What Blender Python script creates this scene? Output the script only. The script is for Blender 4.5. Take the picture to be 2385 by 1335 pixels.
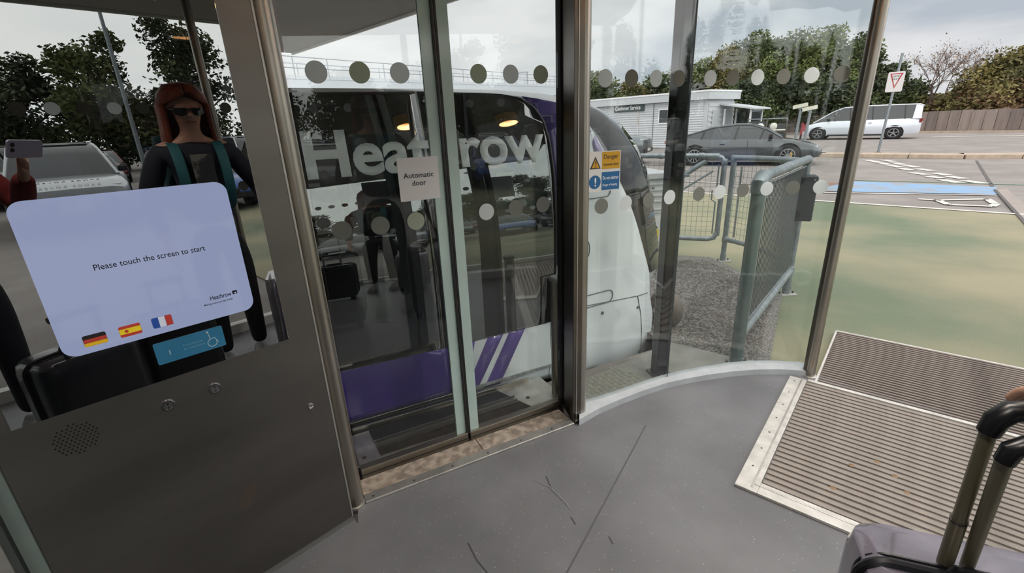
import bpy, bmesh, math, random
from math import sin, cos, tan, pi, radians, sqrt, atan2
from mathutils import Vector, Matrix
random.seed(7)
for o in list(bpy.data.objects): bpy.data.objects.remove(o)
SC = bpy.context.scene
COL = SC.collection

# ------------------------------------------------------------ camera
F_PX, PITCH, ROLL, CAM_H = 1075.0, 19.3, -2.4, 1.4
p_, r_ = radians(PITCH), radians(ROLL)
fwd = Vector((0, cos(p_), -sin(p_))); up0 = Vector((0, sin(p_), cos(p_))); rt0 = Vector((1, 0, 0))
rt = rt0*cos(r_) + up0*sin(r_); up = -rt0*sin(r_) + up0*cos(r_)
cam_data = bpy.data.cameras.new('camera'); cam = bpy.data.objects.new('camera', cam_data); COL.objects.link(cam)
M = Matrix.Identity(4)
for i in range(3):
    M[i][0] = rt[i]; M[i][1] = up[i]; M[i][2] = -fwd[i]
M[2][3] = CAM_H
cam.matrix_world = M
cam_data.sensor_width = 36; cam_data.lens = 36*F_PX/2385; cam_data.clip_start = 0.005; cam_data.clip_end = 600
SC.camera = cam

# ------------------------------------------------------------ sky, fill sun, exposure
def S(v): v /= 255.0; return v/12.92 if v <= .04045 else ((v+.055)/1.055)**2.4
def rgb(r, g, b): return (S(r), S(g), S(b), 1)
world = bpy.data.worlds.new('overcast_sky'); SC.world = world; world.use_nodes = True
nt = world.node_tree; nt.nodes.clear()
def N(t, **k):
    n = nt.nodes.new(t)
    for a, b in k.items(): setattr(n, a, b)
    return n
wo = N('ShaderNodeOutputWorld'); bg = N('ShaderNodeBackground'); tc = N('ShaderNodeTexCoord')
mp = N('ShaderNodeMapping'); mp.inputs['Scale'].default_value = (1.0, 1.0, 3.2); mp.inputs['Location'].default_value = (0.35, 0.1, 0.35)
n1 = N('ShaderNodeTexNoise'); n1.inputs['Scale'].default_value = 1.9; n1.inputs['Detail'].default_value = 7; n1.inputs['Roughness'].default_value = .52
n1.inputs['Distortion'].default_value = .35
cr = N('ShaderNodeValToRGB'); e = cr.color_ramp.elements
e[0].position = .33; e[0].color = rgb(178, 186, 196); e[1].position = .60; e[1].color = rgb(235, 234, 235)
m_ = e.new(.44); m_.color = rgb(212, 214, 217)
L = nt.links.new
L(tc.outputs['Generated'], mp.inputs['Vector']); L(mp.outputs[0], n1.inputs['Vector']); L(n1.outputs['Fac'], cr.inputs['Fac'])
L(cr.outputs['Color'], bg.inputs['Color']); bg.inputs['Strength'].default_value = 1.0; L(bg.outputs[0], wo.inputs['Surface'])
sd = bpy.data.lights.new('fill_sun', 'SUN'); sd.energy = 4.2; sd.angle = radians(150); sd.color = (1, .985, .96)  # wide sun added as an extra dome of light, brighter than the visible sky
so = bpy.data.objects.new('fill_sun', sd); COL.objects.link(so); so.rotation_euler = (radians(48), 0, radians(14))
SC.view_settings.view_transform = 'Standard'; SC.view_settings.look = 'None'; SC.view_settings.gamma = 1
SC.view_settings.use_curve_mapping = False; SC.view_settings.exposure = 0.10
SC.cycles.transparent_max_bounces = 24; SC.cycles.use_denoising = True

# ------------------------------------------------------------ materials
MATS = {}
def mat(name, col, rough=.5, metal=0, spec=.5, var=0, vscale=8, bump=0, bscale=40, emit=None, estr=1, coat=0, stretch=None, col2=None, lo=.35, hi=.65, detail=4, alpha=None):
    if name in MATS: return MATS[name]
    m = bpy.data.materials.new(name); m.use_nodes = True; t = m.node_tree; b = t.nodes['Principled BSDF']
    b.inputs['Base Color'].default_value = col; b.inputs['Roughness'].default_value = rough; b.inputs['Metallic'].default_value = metal
    b.inputs['Specular IOR Level'].default_value = spec; b.inputs['Coat Weight'].default_value = coat; b.inputs['Coat Roughness'].default_value = .05
    if emit: b.inputs['Emission Color'].default_value = emit; b.inputs['Emission Strength'].default_value = estr
    if var or col2 or bump:
        c = t.nodes.new('ShaderNodeTexCoord'); mpn = t.nodes.new('ShaderNodeMapping'); t.links.new(c.outputs['Object'], mpn.inputs[0])
        if stretch: mpn.inputs['Scale'].default_value = stretch
        if var or col2:
            n = t.nodes.new('ShaderNodeTexNoise'); n.inputs['Scale'].default_value = vscale; n.inputs['Detail'].default_value = detail
            t.links.new(mpn.outputs[0], n.inputs['Vector'])
            r = t.nodes.new('ShaderNodeValToRGB'); t.links.new(n.outputs['Fac'], r.inputs[0])
            if col2 is None:
                c0 = tuple(max(0, q*(1-var)) for q in col[:3])+(1,); c1 = tuple(min(1, q*(1+var)) for q in col[:3])+(1,)
            else: c0, c1 = col, col2
            r.color_ramp.elements[0].position = lo; r.color_ramp.elements[1].position = hi
            r.color_ramp.elements[0].color = c0; r.color_ramp.elements[1].color = c1
            t.links.new(r.outputs[0], b.inputs['Base Color'])
        if bump:
            n2 = t.nodes.new('ShaderNodeTexNoise'); n2.inputs['Scale'].default_value = bscale; n2.inputs['Detail'].default_value = 3
            t.links.new(mpn.outputs[0], n2.inputs['Vector'])
            bp = t.nodes.new('ShaderNodeBump'); bp.inputs['Strength'].default_value = bump; bp.inputs['Distance'].default_value = .01
            t.links.new(n2.outputs['Fac'], bp.inputs['Height']); t.links.new(bp.outputs[0], b.inputs['Normal'])
    MATS[name] = m; return m
def glass(name, tint=(.93, .97, .95), ior=1.5, add=0.0, body=None):
    if name in MATS: return MATS[name]
    m = bpy.data.materials.new(name); m.use_nodes = True; t = m.node_tree; t.nodes.clear()
    o = t.nodes.new('ShaderNodeOutputMaterial'); mx = t.nodes.new('ShaderNodeMixShader'); fr = t.nodes.new('ShaderNodeFresnel'); fr.inputs['IOR'].default_value = ior
    gl = t.nodes.new('ShaderNodeBsdfGlossy'); gl.inputs['Roughness'].default_value = 0.0; gl.inputs['Color'].default_value = (1, 1, 1, 1)
    if body is None:
        a = t.nodes.new('ShaderNodeBsdfTransparent'); a.inputs['Color'].default_value = tint+(1,)
    else:
        a = t.nodes.new('ShaderNodeBsdfDiffuse'); a.inputs['Color'].default_value = body
    ge = t.nodes.new('ShaderNodeNewGeometry'); io = t.nodes.new('ShaderNodeMix'); io.data_type = 'FLOAT'; io.inputs[2].default_value = ior; io.inputs[3].default_value = 1/ior
    t.links.new(ge.outputs['Backfacing'], io.inputs[0]); t.links.new(io.outputs[0], fr.inputs['IOR'])   # a ray leaving the thin pane meets the same reflectance as one entering
    src = fr.outputs[0]
    if add:
        ad = t.nodes.new('ShaderNodeMath'); ad.operation = 'ADD'; ad.use_clamp = True; ad.inputs[1].default_value = add; t.links.new(src, ad.inputs[0]); src = ad.outputs[0]
    t.links.new(src, mx.inputs[0]); t.links.new(a.outputs[0], mx.inputs[1]); t.links.new(gl.outputs[0], mx.inputs[2]); t.links.new(mx.outputs[0], o.inputs[0])
    MATS[name] = m; return m
def film(name, col, tr=.5):   # frosted sticker film: part of the light passes through
    m = bpy.data.materials.new(name); m.use_nodes = True; t = m.node_tree; t.nodes.clear(); o = t.nodes.new('ShaderNodeOutputMaterial'); mx = t.nodes.new('ShaderNodeMixShader'); mx.inputs[0].default_value = tr
    a = t.nodes.new('ShaderNodeBsdfDiffuse'); b = t.nodes.new('ShaderNodeBsdfTranslucent'); a.inputs[0].default_value = col; b.inputs[0].default_value = col
    t.links.new(a.outputs[0], mx.inputs[1]); t.links.new(b.outputs[0], mx.inputs[2]); t.links.new(mx.outputs[0], o.inputs[0]); MATS[name] = m; return m
GLASS = glass('clear_glass', (.955, .975, .965), 1.45)
PODGLASS = glass('pod_tinted_glass', body=(.012, .012, .013, 1), ior=1.55, add=.13)
WSGLASS = glass('pod_windscreen_glass', body=(.010, .010, .011, 1), ior=1.5, add=.02)
CARGLASS = glass('car_glass', body=(.02, .024, .026, 1), ior=1.5, add=.02)
PANEL = glass('kiosk_black_glass', body=(.003, .003, .004, 1), ior=1.55, add=.28)
STEEL = mat('brushed_steel', rgb(168, 162, 152), .34, 1, var=.10, vscale=3, stretch=(1, 1, 1), bump=.015, bscale=6)
STEELK = mat('kiosk_steel', rgb(126, 122, 117), .44, 1, var=.13, vscale=2.2, stretch=(.6, .6, 2.2), detail=3)
STEELD = mat('bronzed_steel', rgb(104, 98, 91), .33, 1, var=.1, vscale=5)
ALU = mat('aluminium_trim', rgb(196, 192, 186), .42, .85, var=.12, vscale=14)
CHROME = mat('polished_chrome', rgb(225, 225, 225), .12, 1)
BLACK = mat('black_rubber', rgb(26, 26, 27), .6, var=.2, vscale=20)
BLACKP = mat('black_plastic', rgb(20, 20, 24), .35)
WHITEP = mat('white_print', rgb(228, 228, 230), .5)
DARKP = mat('dark_print', rgb(40, 42, 50), .5)
GALV = mat('galvanised_pipe', rgb(136, 144, 148), .45, .55, var=.14, vscale=22)
ASPH = mat('asphalt', rgb(128, 121, 117), .9, col2=rgb(146, 139, 134), vscale=1.2, lo=.35, hi=.7, detail=8, bump=.25, bscale=160)

# ------------------------------------------------------------ mesh helpers
class MB:
    def __init__(s): s.v = []; s.f = []
    def add(s, vs, fs):
        n = len(s.v); s.v += [tuple(q) for q in vs]; s.f += [tuple(i+n for i in q) for q in fs]; return s
    def box(s, x0, x1, y0, y1, z0, z1):
        return s.add([(x0,y0,z0),(x1,y0,z0),(x1,y1,z0),(x0,y1,z0),(x0,y0,z1),(x1,y0,z1),(x1,y1,z1),(x0,y1,z1)],
                     [(0,3,2,1),(4,5,6,7),(0,1,5,4),(1,2,6,5),(2,3,7,6),(3,0,4,7)])
    def obox(s, c, ax, ay, az):   # oriented box: centre and three half vectors
        c, ax, ay, az = Vector(c), Vector(ax), Vector(ay), Vector(az)
        vs = [c+ax*i+ay*j+az*k for k in (-1, 1) for i, j in ((-1,-1),(1,-1),(1,1),(-1,1))]
        return s.add(vs, [(0,3,2,1),(4,5,6,7),(0,1,5,4),(1,2,6,5),(2,3,7,6),(3,0,4,7)])
    def bar(s, a, b, w, h, upv=(0,0,1)):
        a, b = Vector(a), Vector(b); d = (b-a); l = d.length; d.normalize(); sd_ = d.cross(Vector(upv))
        if sd_.length < 1e-4: sd_ = d.cross(Vector((1,0,0)))
        sd_.normalize(); u2 = sd_.cross(d)
        return s.obox((a+b)/2, d*l/2, sd_*w/2, u2*h/2)
    def tube(s, pts, r, n=10, caps=True, closed=False):
        pts = [Vector(q) for q in pts]; m = len(pts); rs = r if isinstance(r, (list, tuple)) else [r]*m; rings = []; ref = None
        for i, q in enumerate(pts):
            a = pts[i-1] if (i > 0 or closed) else q; b = pts[(i+1) % m] if (i < m-1 or closed) else q
            d = (b-a).normalized()
            if ref is None:
                ref = d.cross(Vector((0,0,1)))
                if ref.length < .01: ref = d.cross(Vector((1,0,0)))
            ref = (ref - d*ref.dot(d)).normalized(); bi = d.cross(ref)
            rings.append([q+(ref*cos(2*pi*k/n)+bi*sin(2*pi*k/n))*rs[i] for k in range(n)])
        fs = []
        mm = m if closed else m-1
        for i in range(mm):
            for k in range(n):
                i2 = (i+1) % m
                fs.append((i*n+k, i*n+(k+1) % n, i2*n+(k+1) % n, i2*n+k))
        if caps and not closed: fs += [tuple(range(n-1, -1, -1)), tuple(range((m-1)*n, m*n))]
        return s.add([q for rg in rings for q in rg], fs)
    def lathe(s, prof, c=(0,0,0), n=20, axis='z'):
        vs = []; fs = []; m = len(prof)
        for k in range(n):
            a = 2*pi*k/n
            for (r, z) in prof:
                x, y = r*cos(a), r*sin(a)
                vs.append({'z': (c[0]+x, c[1]+y, c[2]+z), 'y': (c[0]+x, c[1]+z, c[2]+y), 'x': (c[0]+z, c[1]+x, c[2]+y)}[axis])
        for k in range(n):
            k2 = (k+1) % n
            for j in range(m-1): fs.append((k*m+j, k2*m+j, k2*m+j+1, k*m+j+1))
        return s.add(vs, fs)
    def prism(s, pts, a, b, plane='xz'):   # polygon extruded: xz -> along y, xy -> along z, yz -> along x
        n = len(pts)
        mk = {'xz': lambda p, t: (p[0], t, p[1]), 'xy': lambda p, t: (p[0], p[1], t), 'yz': lambda p, t: (t, p[0], p[1])}[plane]
        vs = [mk(q, a) for q in pts]+[mk(q, b) for q in pts]
        return s.add(vs, [tuple(range(n)), tuple(range(2*n-1, n-1, -1))]+[(i, i+n, (i+1) % n+n, (i+1) % n) for i in range(n)])
    def rings(s, rs, closed=True, caps=True):   # loft a list of equal-length rings
        n = len(rs[0]); fs = []
        for i in range(len(rs)-1):
            for k in range(n if closed else n-1):
                k2 = (k+1) % n; fs.append((i*n+k, i*n+k2, (i+1)*n+k2, (i+1)*n+k))
        if caps and closed: fs += [tuple(range(n-1, -1, -1)), tuple(range((len(rs)-1)*n, len(rs)*n))]
        return s.add([q for r in rs for q in r], fs)
    def mesh(s, name, m=None, smooth=False, recalc=True):
        me = bpy.data.meshes.new(name); me.from_pydata(s.v, [], s.f); 
        if recalc:
            bm = bmesh.new(); bm.from_mesh(me); bmesh.ops.recalc_face_normals(bm, faces=bm.faces); bm.to_mesh(me); bm.free()
        if m: me.materials.append(m)
        if smooth:
            for q in me.polygons: q.use_smooth = True
        me.update(); return me
    def build(s, name, m, parent=None, smooth=False, bevel=0, seg=2, angle=None, recalc=True):
        return link(name, s.mesh(name, m, smooth, recalc), parent, bevel, seg, smooth)
def link(name, me, parent=None, bevel=0, seg=2, smooth=False):
    o = bpy.data.objects.new(name, me); COL.objects.link(o)
    if parent: o.parent = parent
    if bevel:
        b = o.modifiers.new('bevel', 'BEVEL'); b.width = bevel; b.segments = seg; b.limit_method = 'ANGLE'; b.angle_limit = radians(35)
    if smooth and not bevel:
        w = o.modifiers.new('wn', 'EDGE_SPLIT'); w.split_angle = radians(40)
    return o
def tag(o, label=None, cat=None, group=None, kind=None):
    if label: o['label'] = label
    if cat: o['category'] = cat
    if group: o['group'] = group
    if kind: o['kind'] = kind
    return o
def thing(name, label, cat, loc=(0,0,0), rz=0, group=None, kind=None):
    o = bpy.data.objects.new(name, None); COL.objects.link(o); o.location = loc; o.rotation_euler = (0, 0, radians(rz)); o.empty_display_size = .1
    return tag(o, label, cat, group, kind)
def struct(o, label=None): return tag(o, label, None, None, 'structure')
def copy_tree(o, parent=None):
    c = o.copy(); COL.objects.link(c)
    if parent: c.parent = parent
    for ch in list(o.children): copy_tree(ch, c)
    return c
def rrect(x0, x1, z0, z1, r, n=6):
    pts = []
    for cx, cz, a0 in ((x1-r, z0+r, -90), (x1-r, z1-r, 0), (x0+r, z1-r, 90), (x0+r, z0+r, 180)):
        for k in range(n+1):
            a = radians(a0+90*k/n); pts.append((cx+r*cos(a), cz+r*sin(a)))
    return pts
def circ(cx, cz, r, n=24): return [(cx+r*cos(2*pi*k/n), cz+r*sin(2*pi*k/n)) for k in range(n)]
def text_mesh(s, size, bold=0, align='LEFT', extrude=.0004, spacing=1.0, width=None, shear=0, res=3):
    cu = bpy.data.curves.new('lettering', 'FONT'); cu.body = s; cu.size = size; cu.align_x = align; cu.extrude = extrude; cu.offset = bold*size; cu.space_character = spacing
    cu.resolution_u = res; cu.shear = shear; cu.space_line = .85
    ob = bpy.data.objects.new('lettering', cu); COL.objects.link(ob)
    me = bpy.data.meshes.new_from_object(ob); bpy.data.objects.remove(ob)
    if width:
        xs = [v.co.x for v in me.vertices]; x0, x1 = min(xs), max(xs); k = width/(x1-x0)
        for v in me.vertices: v.co.x = (v.co.x-x0)*k
    return me
def text(name, s, size, m, parent, u, v, z, bold=.0, align='LEFT', width=None, spacing=1.0, spin=0, shear=0, flip=False):
    me = text_mesh(s, size, bold, align, .0004, spacing, width, shear)
    R = Matrix.Translation((u, v, z)) @ Matrix.Rotation(radians(180 if flip else 0), 4, 'Z') @ Matrix.Rotation(radians(90), 4, 'X') @ Matrix.Rotation(radians(spin), 4, 'Z')
    me.transform(R); me.materials.clear(); me.materials.append(m)
    return link(name, me, parent)
# ------------------------------------------------------------ frames of the place
DO, DA = (-0.6951, 1.6175, 0), 27.0          # sliding door line: u along, v outward
KO, KA = (-0.6372, 1.3703, 0), 44.8          # kiosk front
QO, QA = (-0.8375, 1.9832, 0), 26.0          # pod side
def ed(a): return Vector((cos(radians(a)), sin(radians(a)), 0))
KD, KN = ed(KA), ed(KA+90)                   # along the kiosk wall / through it
def kw(a, n, z=0): q = KD*a+KN*n; return (q.x, q.y, z)   # world point from the shelter's own axes
EX = Vector((.64, .77, 0)).normalized()
def gz(x, y):
    s = x*EX.x+y*EX.y; t = min(1, max(0, (s-3.2)/6)); f = -.27*t*t*(3-2*t)
    n = x*KN.x+y*KN.y; t2 = min(1, max(0, (-n-1.6)/6)); b = -.38*t2*t2*(3-2*t2)
    return min(f, b)

# ------------------------------------------------------------ ground
def patch(name, c, m, off=.0, nx=10, ny=10, parent=None, thick=0):
    c = [Vector((q[0], q[1], 0)) for q in c]; vs = []; fs = []
    for j in range(ny+1):
        for i in range(nx+1):
            a = c[0].lerp(c[1], i/nx); b = c[3].lerp(c[2], i/nx); q = a.lerp(b, j/ny); vs.append((q.x, q.y, gz(q.x, q.y)+off))
    for j in range(ny):
        for i in range(nx): k = j*(nx+1)+i; fs.append((k, k+1, k+nx+2, k+nx+1))
    me = bpy.data.meshes.new(name); me.from_pydata(vs, [], fs); me.materials.append(m)
    for q in me.polygons: q.use_smooth = True
    return link(name, me, parent)
def qw(u, v, z=0): q = Vector(QO)+ed(QA)*u+ed(QA+90)*v; return (q.x, q.y, z)
def multi(name, quads, m, off, parent=None):
    vs = []; fs = []
    for c, nx, ny in quads:
        c = [Vector((q[0], q[1], 0)) for q in c]; n0 = len(vs)
        for j in range(ny+1):
            for i in range(nx+1):
                q = c[0].lerp(c[1], i/nx).lerp(c[3].lerp(c[2], i/nx), j/ny); vs.append((q.x, q.y, gz(q.x, q.y)+off))
        for j in range(ny):
            for i in range(nx): k = n0+j*(nx+1)+i; fs.append((k, k+1, k+nx+2, k+nx+1))
    me = bpy.data.meshes.new(name); me.from_pydata(vs, [], fs); me.materials.append(m)
    for q in me.polygons: q.use_smooth = True
    return link(name, me, parent)
TU0, TU1, TV0, TV1 = -7.0, 2.08, -.10, 1.72     # trench the pod runs in
def qq(u0, u1, v0, v1): return [qw(u0, v0), qw(u1, v0), qw(u1, v1), qw(u0, v1)]
struct(multi('ground', [(qq(-150, 150, -150, TV0), 300, 150), (qq(-150, 150, TV1, 150), 300, 150), (qq(-150, TU0, TV0, TV1), 140, 2), (qq(TU1, 150, TV0, TV1), 150, 2)], ASPH, -.035), 'grey brown asphalt road and car park around the shelter')
tr = MB(); tr.add([qw(TU0, TV0, -.31), qw(TU1, TV0, -.31), qw(TU1, TV1, -.31), qw(TU0, TV1, -.31), qw(TU0, TV0, -.035), qw(TU1, TV0, -.035), qw(TU1, TV1, -.035), qw(TU0, TV1, -.035)], [(0,1,2,3),(0,1,5,4),(1,2,6,5),(2,3,7,6),(3,0,4,7)])
struct(tr.build('floor_guideway', mat('guideway_concrete', rgb(112, 110, 106), .9, var=.12), recalc=False), 'sunken concrete guideway the pod runs in')
GREEN = mat('green_surfacing', rgb(106, 116, 94), .92, col2=rgb(148, 141, 116), vscale=.42, lo=.36, hi=.60, detail=9, bump=.5, bscale=130)
W0, WD = Vector((6.14, 9.33, 0)), Vector((2.12, -2.04, 0)).normalized(); WP = Vector((-WD.y, WD.x, 0))
if WP.dot(Vector((1, 1, 0))) > 0: WP = -WP
def wl(t, s): q = W0+WD*t+WP*s; return (q.x, q.y)
struct(multi('floor_green_forecourt', [([wl(-6.5, 6.5), wl(14, 6.5), wl(14, 0), wl(-6.5, 0)], 60, 28), ([wl(1.1, 9.6), wl(14, 9.6), wl(14, 6.5), wl(1.1, 6.5)], 40, 14)], GREEN, -.022), 'worn green painted forecourt outside the glass')
GRAV = mat('gravel', rgb(92, 90, 88), .95, col2=rgb(142, 138, 133), vscale=90, lo=.42, hi=.6, detail=3, bump=1.0, bscale=70)
gv = multi('floor_gravel_bed', [([(1.03, 2.72), (1.50, 2.40), (2.30, 3.66), (2.24, 4.95)], 16, 16), ([(1.03, 2.72), (2.24, 4.95), (1.2, 5.3), (.287, 4.42)], 16, 12)], GRAV, -.012); struct(gv, 'strip of dark loose gravel beside the pod')
STONE = mat('gravel_stone', rgb(108, 105, 101), .9, var=.25, vscale=12)
sm = MB(); random.seed(3)
for i in range(5200):
    a, b = random.random(), random.random(); q = Vector((1.06, 2.74, 0)).lerp(Vector((1.46, 2.46, 0)), a).lerp(Vector((2.1, 4.85, 0)).lerp(Vector((2.27, 3.72, 0)), a), b)
    if i % 3 == 0: q = Vector((1.06, 2.78, 0)).lerp(Vector((.5, 4.4, 0)), a).lerp(Vector((2.1, 4.85, 0)), b*.9)
    r = random.uniform(.006, .013); z = gz(q.x, q.y)-.012
    t = random.random()*6; ps = [(q.x+r*cos(t+k*1.57)*random.uniform(.7, 1.2), q.y+r*sin(t+k*1.57)*random.uniform(.7, 1.2), z) for k in range(4)]
    sm.add(ps+[(q.x, q.y, z+r*.9)], [(0,1,4),(1,2,4),(2,3,4),(3,0,4)])
tag(sm.build('loose_stones', STONE, gv, recalc=False), kind='stuff')
CONC = mat('concrete', rgb(142, 140, 134), .85, var=.14, vscale=7, bump=.2, bscale=60)
cm = MB(); cm.prism([(0.612,2.469,0.000), (1.039,2.763,0.000), (1.330,2.537,0.000), (1.50, 2.44), (.86, 2.30), (0.749,2.279,0.000)], -.05, -.004, 'xy')
struct(cm.build('floor_concrete_slab', CONC, None, bevel=.004), 'cracked pale concrete slab beside the tread plate')
GROUND = bpy.data.objects['ground']
WLINE = mat('road_paint_white', rgb(206, 200, 192), .8, col2=rgb(150, 145, 140), vscale=3, lo=.62, hi=.75, detail=8)
BLUEP = mat('road_paint_blue', rgb(128, 158, 188), .85, col2=rgb(146, 144, 146), vscale=2.6, lo=.46, hi=.66, detail=8)
REDP = mat('road_paint_red', rgb(132, 104, 92), .9, var=.15)
GRNP = mat('road_paint_green', rgb(110, 140, 118), .9, var=.12)
CRACK = mat('tar_joint', rgb(92, 88, 86), .9)
PINKR = mat('relaid_asphalt', rgb(150, 140, 134), .9, var=.08, vscale=1.4, bump=.2, bscale=150)
def line(name, a, b, w, m, off=-.026, n=12):
    a, b = Vector((a[0], a[1], 0)), Vector((b[0], b[1], 0)); d = (b-a).normalized(); s = Vector((-d.y, d.x, 0))*w/2
    return patch(name, [a-s, b-s, b+s, a+s], m, off, n, 1, GROUND)
line('white_edge_line', wl(-3.2, 0), wl(10, 0), .11, WLINE, -.012, 30)
patch('blue_bay_band', [(6.847,10.615,-0.270), (9.790,9.166,-0.270), (10.631,10.053,-0.270), (8.785,11.812,-0.270)], BLUEP, -.024, 10, 3, GROUND)
line('white_bay_line', (6.697,10.372,-0.270), (9.656,9.084,-0.270), .09, WLINE, -.020)
patch('red_bay_band', [(6.248,10.958,-0.270), (7.091,10.612,-0.270), (8.445,11.561,-0.270), (7.992,12.106,-0.270)], REDP, -.026, 4, 2, GROUND)
line('thin_green_line', (8.952,12.045,-0.270), (11.880,9.853,-0.270), .10, GRNP)
line('tarmac_joint', (15.296,15.341,-0.270), (10.223,9.683,-0.270), .06, CRACK); line('tarmac_joint', (10.223,9.683,-0.270), (6.631,5.459,-0.258), .05, CRACK, -.010)
patch('relaid_strip', [(10.250,9.674,-0.270), (6.775,5.687,-0.265), (7.373,5.968,-0.270), (10.513,9.728,-0.270)], PINKR, -.013, 6, 2, GROUND)
# worn painted bay symbol
for a, b in (((8.056,9.021,-0.270), (8.223,8.808,-0.270)), ((8.223,8.808,-0.270), (9.114,8.723,-0.270)), ((8.262,8.852,-0.270), (8.032,8.343,-0.270)), ((8.032,8.343,-0.270), (8.506,8.031,-0.270)), ((8.506,8.031,-0.270), (8.805,8.238,-0.270)), ((9.114,8.723,-0.270), (8.807,8.287,-0.270))): line('bay_symbol_stroke', a, b, .12, WLINE, -.018)
# broken give way lines, two rows
for a, b in (((12.905,16.973,-0.270), (12.653,16.078,-0.270)), ((12.549,15.941,-0.270), (12.328,15.145,-0.270)), ((12.213,15.034,-0.270), (12.019,14.321,-0.270)), ((11.815,14.118,-0.270), (11.676,13.472,-0.270)), ((11.246,13.014,-0.270), (11.182,12.443,-0.270)), ((10.968,12.195,-0.270), (10.919,11.689,-0.270)), ((10.690,11.481,-0.270), (10.592,10.875,-0.270)), ((13.327,16.720,-0.270), (13.125,16.008,-0.270)), ((12.891,15.750,-0.270), (12.638,14.983,-0.270)), ((12.559,14.853,-0.270), (12.370,14.148,-0.270)), ((12.104,13.832,-0.270), (11.981,13.199,-0.270)), ((11.616,12.729,-0.270), (11.522,12.187,-0.270)), ((11.361,12.034,-0.270), (11.245,11.462,-0.270)), ((10.981,11.181,-0.270), (10.915,10.588,-0.270))): line('give_way_dash', a, b, .24, WLINE, -.022, 2)
line('white_lane_line', (25.531,28.752,-0.270), (29.554,26.106,-0.270), .45, WLINE, -.02, 20)
for a, b in (((5.888,12.382,-0.270), (6.805,11.778,-0.270)), ((4.621,13.356,-0.270), (5.729,12.537,-0.270))): line('white_bay_line', a, b, .1, WLINE, -.015)
for x0, y0, x1, y1 in ((21, 15.6, 24, 14.6), (25, 14.3, 28, 13.3)): line('lane_dash', (x0, y0), (x1, y1), .2, WLINE)
# kerb of the traffic island: single stones
KST = mat('kerb_stone', rgb(172, 156, 138), .85, var=.12, vscale=5, bump=.2, bscale=30)
kerb = thing('traffic_island_kerb', 'low tan kerb of the traffic island at the foot of the road sign', 'kerb', (0, 0, 0))
kp = [Vector(q) for q in ((12.078,23.126,-0.270), (12.258,19.090,-0.270), (13.421,18.070,-0.270), (15.523,16.031,-0.270), (18.111,14.822,-0.270))]
for i in range(len(kp)-1):
    d = kp[i+1]-kp[i]; nst = max(1, int(d.length/1.1)); dn = d.normalized(); sd_ = Vector((-dn.y, dn.x, 0))
    for k in range(nst):
        c = kp[i]+d*((k+.5)/nst)+sd_*.3
        if k == 0 and i == 0: pass
        MB().obox((c.x, c.y, gz(c.x, c.y)+.035), dn*(d.length/nst/2-.012), sd_*.42, (0, 0, .075)).build('kerb_stone', KST, kerb, bevel=.015)

# ------------------------------------------------------------ shelter: floor, roof, walls
VINYL = bpy.data.materials.new('speckled_grey_vinyl'); VINYL.use_nodes = True
t = VINYL.node_tree; b = t.nodes['Principled BSDF']; b.inputs['Roughness'].default_value = .42; b.inputs['Specular IOR Level'].default_value = .45
c = t.nodes.new('ShaderNodeTexCoord'); nz = t.nodes.new('ShaderNodeTexNoise'); nz.inputs['Scale'].default_value = 2.5; nz.inputs['Detail'].default_value = 6
vo = t.nodes.new('ShaderNodeTexVoronoi'); vo.inputs['Scale'].default_value = 75; vo.inputs['Randomness'].default_value = 1
r1 = t.nodes.new('ShaderNodeValToRGB'); r1.color_ramp.elements[0].color = rgb(103, 103, 106); r1.color_ramp.elements[1].color = rgb(119, 119, 122); r1.color_ramp.elements[0].position = .35; r1.color_ramp.elements[1].position = .65
hs = t.nodes.new('ShaderNodeMath'); hs.operation = 'LESS_THAN'; hs.inputs[1].default_value = .11
sx = t.nodes.new('ShaderNodeSeparateColor'); pk = t.nodes.new('ShaderNodeMath'); pk.operation = 'GREATER_THAN'; pk.inputs[1].default_value = .55
an = t.nodes.new('ShaderNodeMath'); an.operation = 'MULTIPLY'; dk = t.nodes.new('ShaderNodeMath'); dk.operation = 'GREATER_THAN'; dk.inputs[1].default_value = .8
fl = t.nodes.new('ShaderNodeMix'); fl.data_type = 'RGBA'; fl.inputs[6].default_value = rgb(178, 178, 180); fl.inputs[7].default_value = rgb(62, 62, 64)
mx = t.nodes.new('ShaderNodeMix'); mx.data_type = 'RGBA'
K_ = t.links.new
K_(c.outputs['Object'], nz.inputs['Vector']); K_(c.outputs['Object'], vo.inputs['Vector']); K_(nz.outputs['Fac'], r1.inputs[0])
K_(vo.outputs['Distance'], hs.inputs[0]); K_(vo.outputs['Color'], sx.inputs[0]); K_(sx.outputs[0], pk.inputs[0]); K_(hs.outputs[0], an.inputs[0]); K_(pk.outputs[0], an.inputs[1])
K_(sx.outputs[1], dk.inputs[0]); K_(dk.outputs[0], fl.inputs[0]); K_(an.outputs[0], mx.inputs[0]); K_(r1.outputs[0], mx.inputs[6]); K_(fl.outputs[2], mx.inputs[7]); K_(mx.outputs[2], b.inputs['Base Color'])
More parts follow.
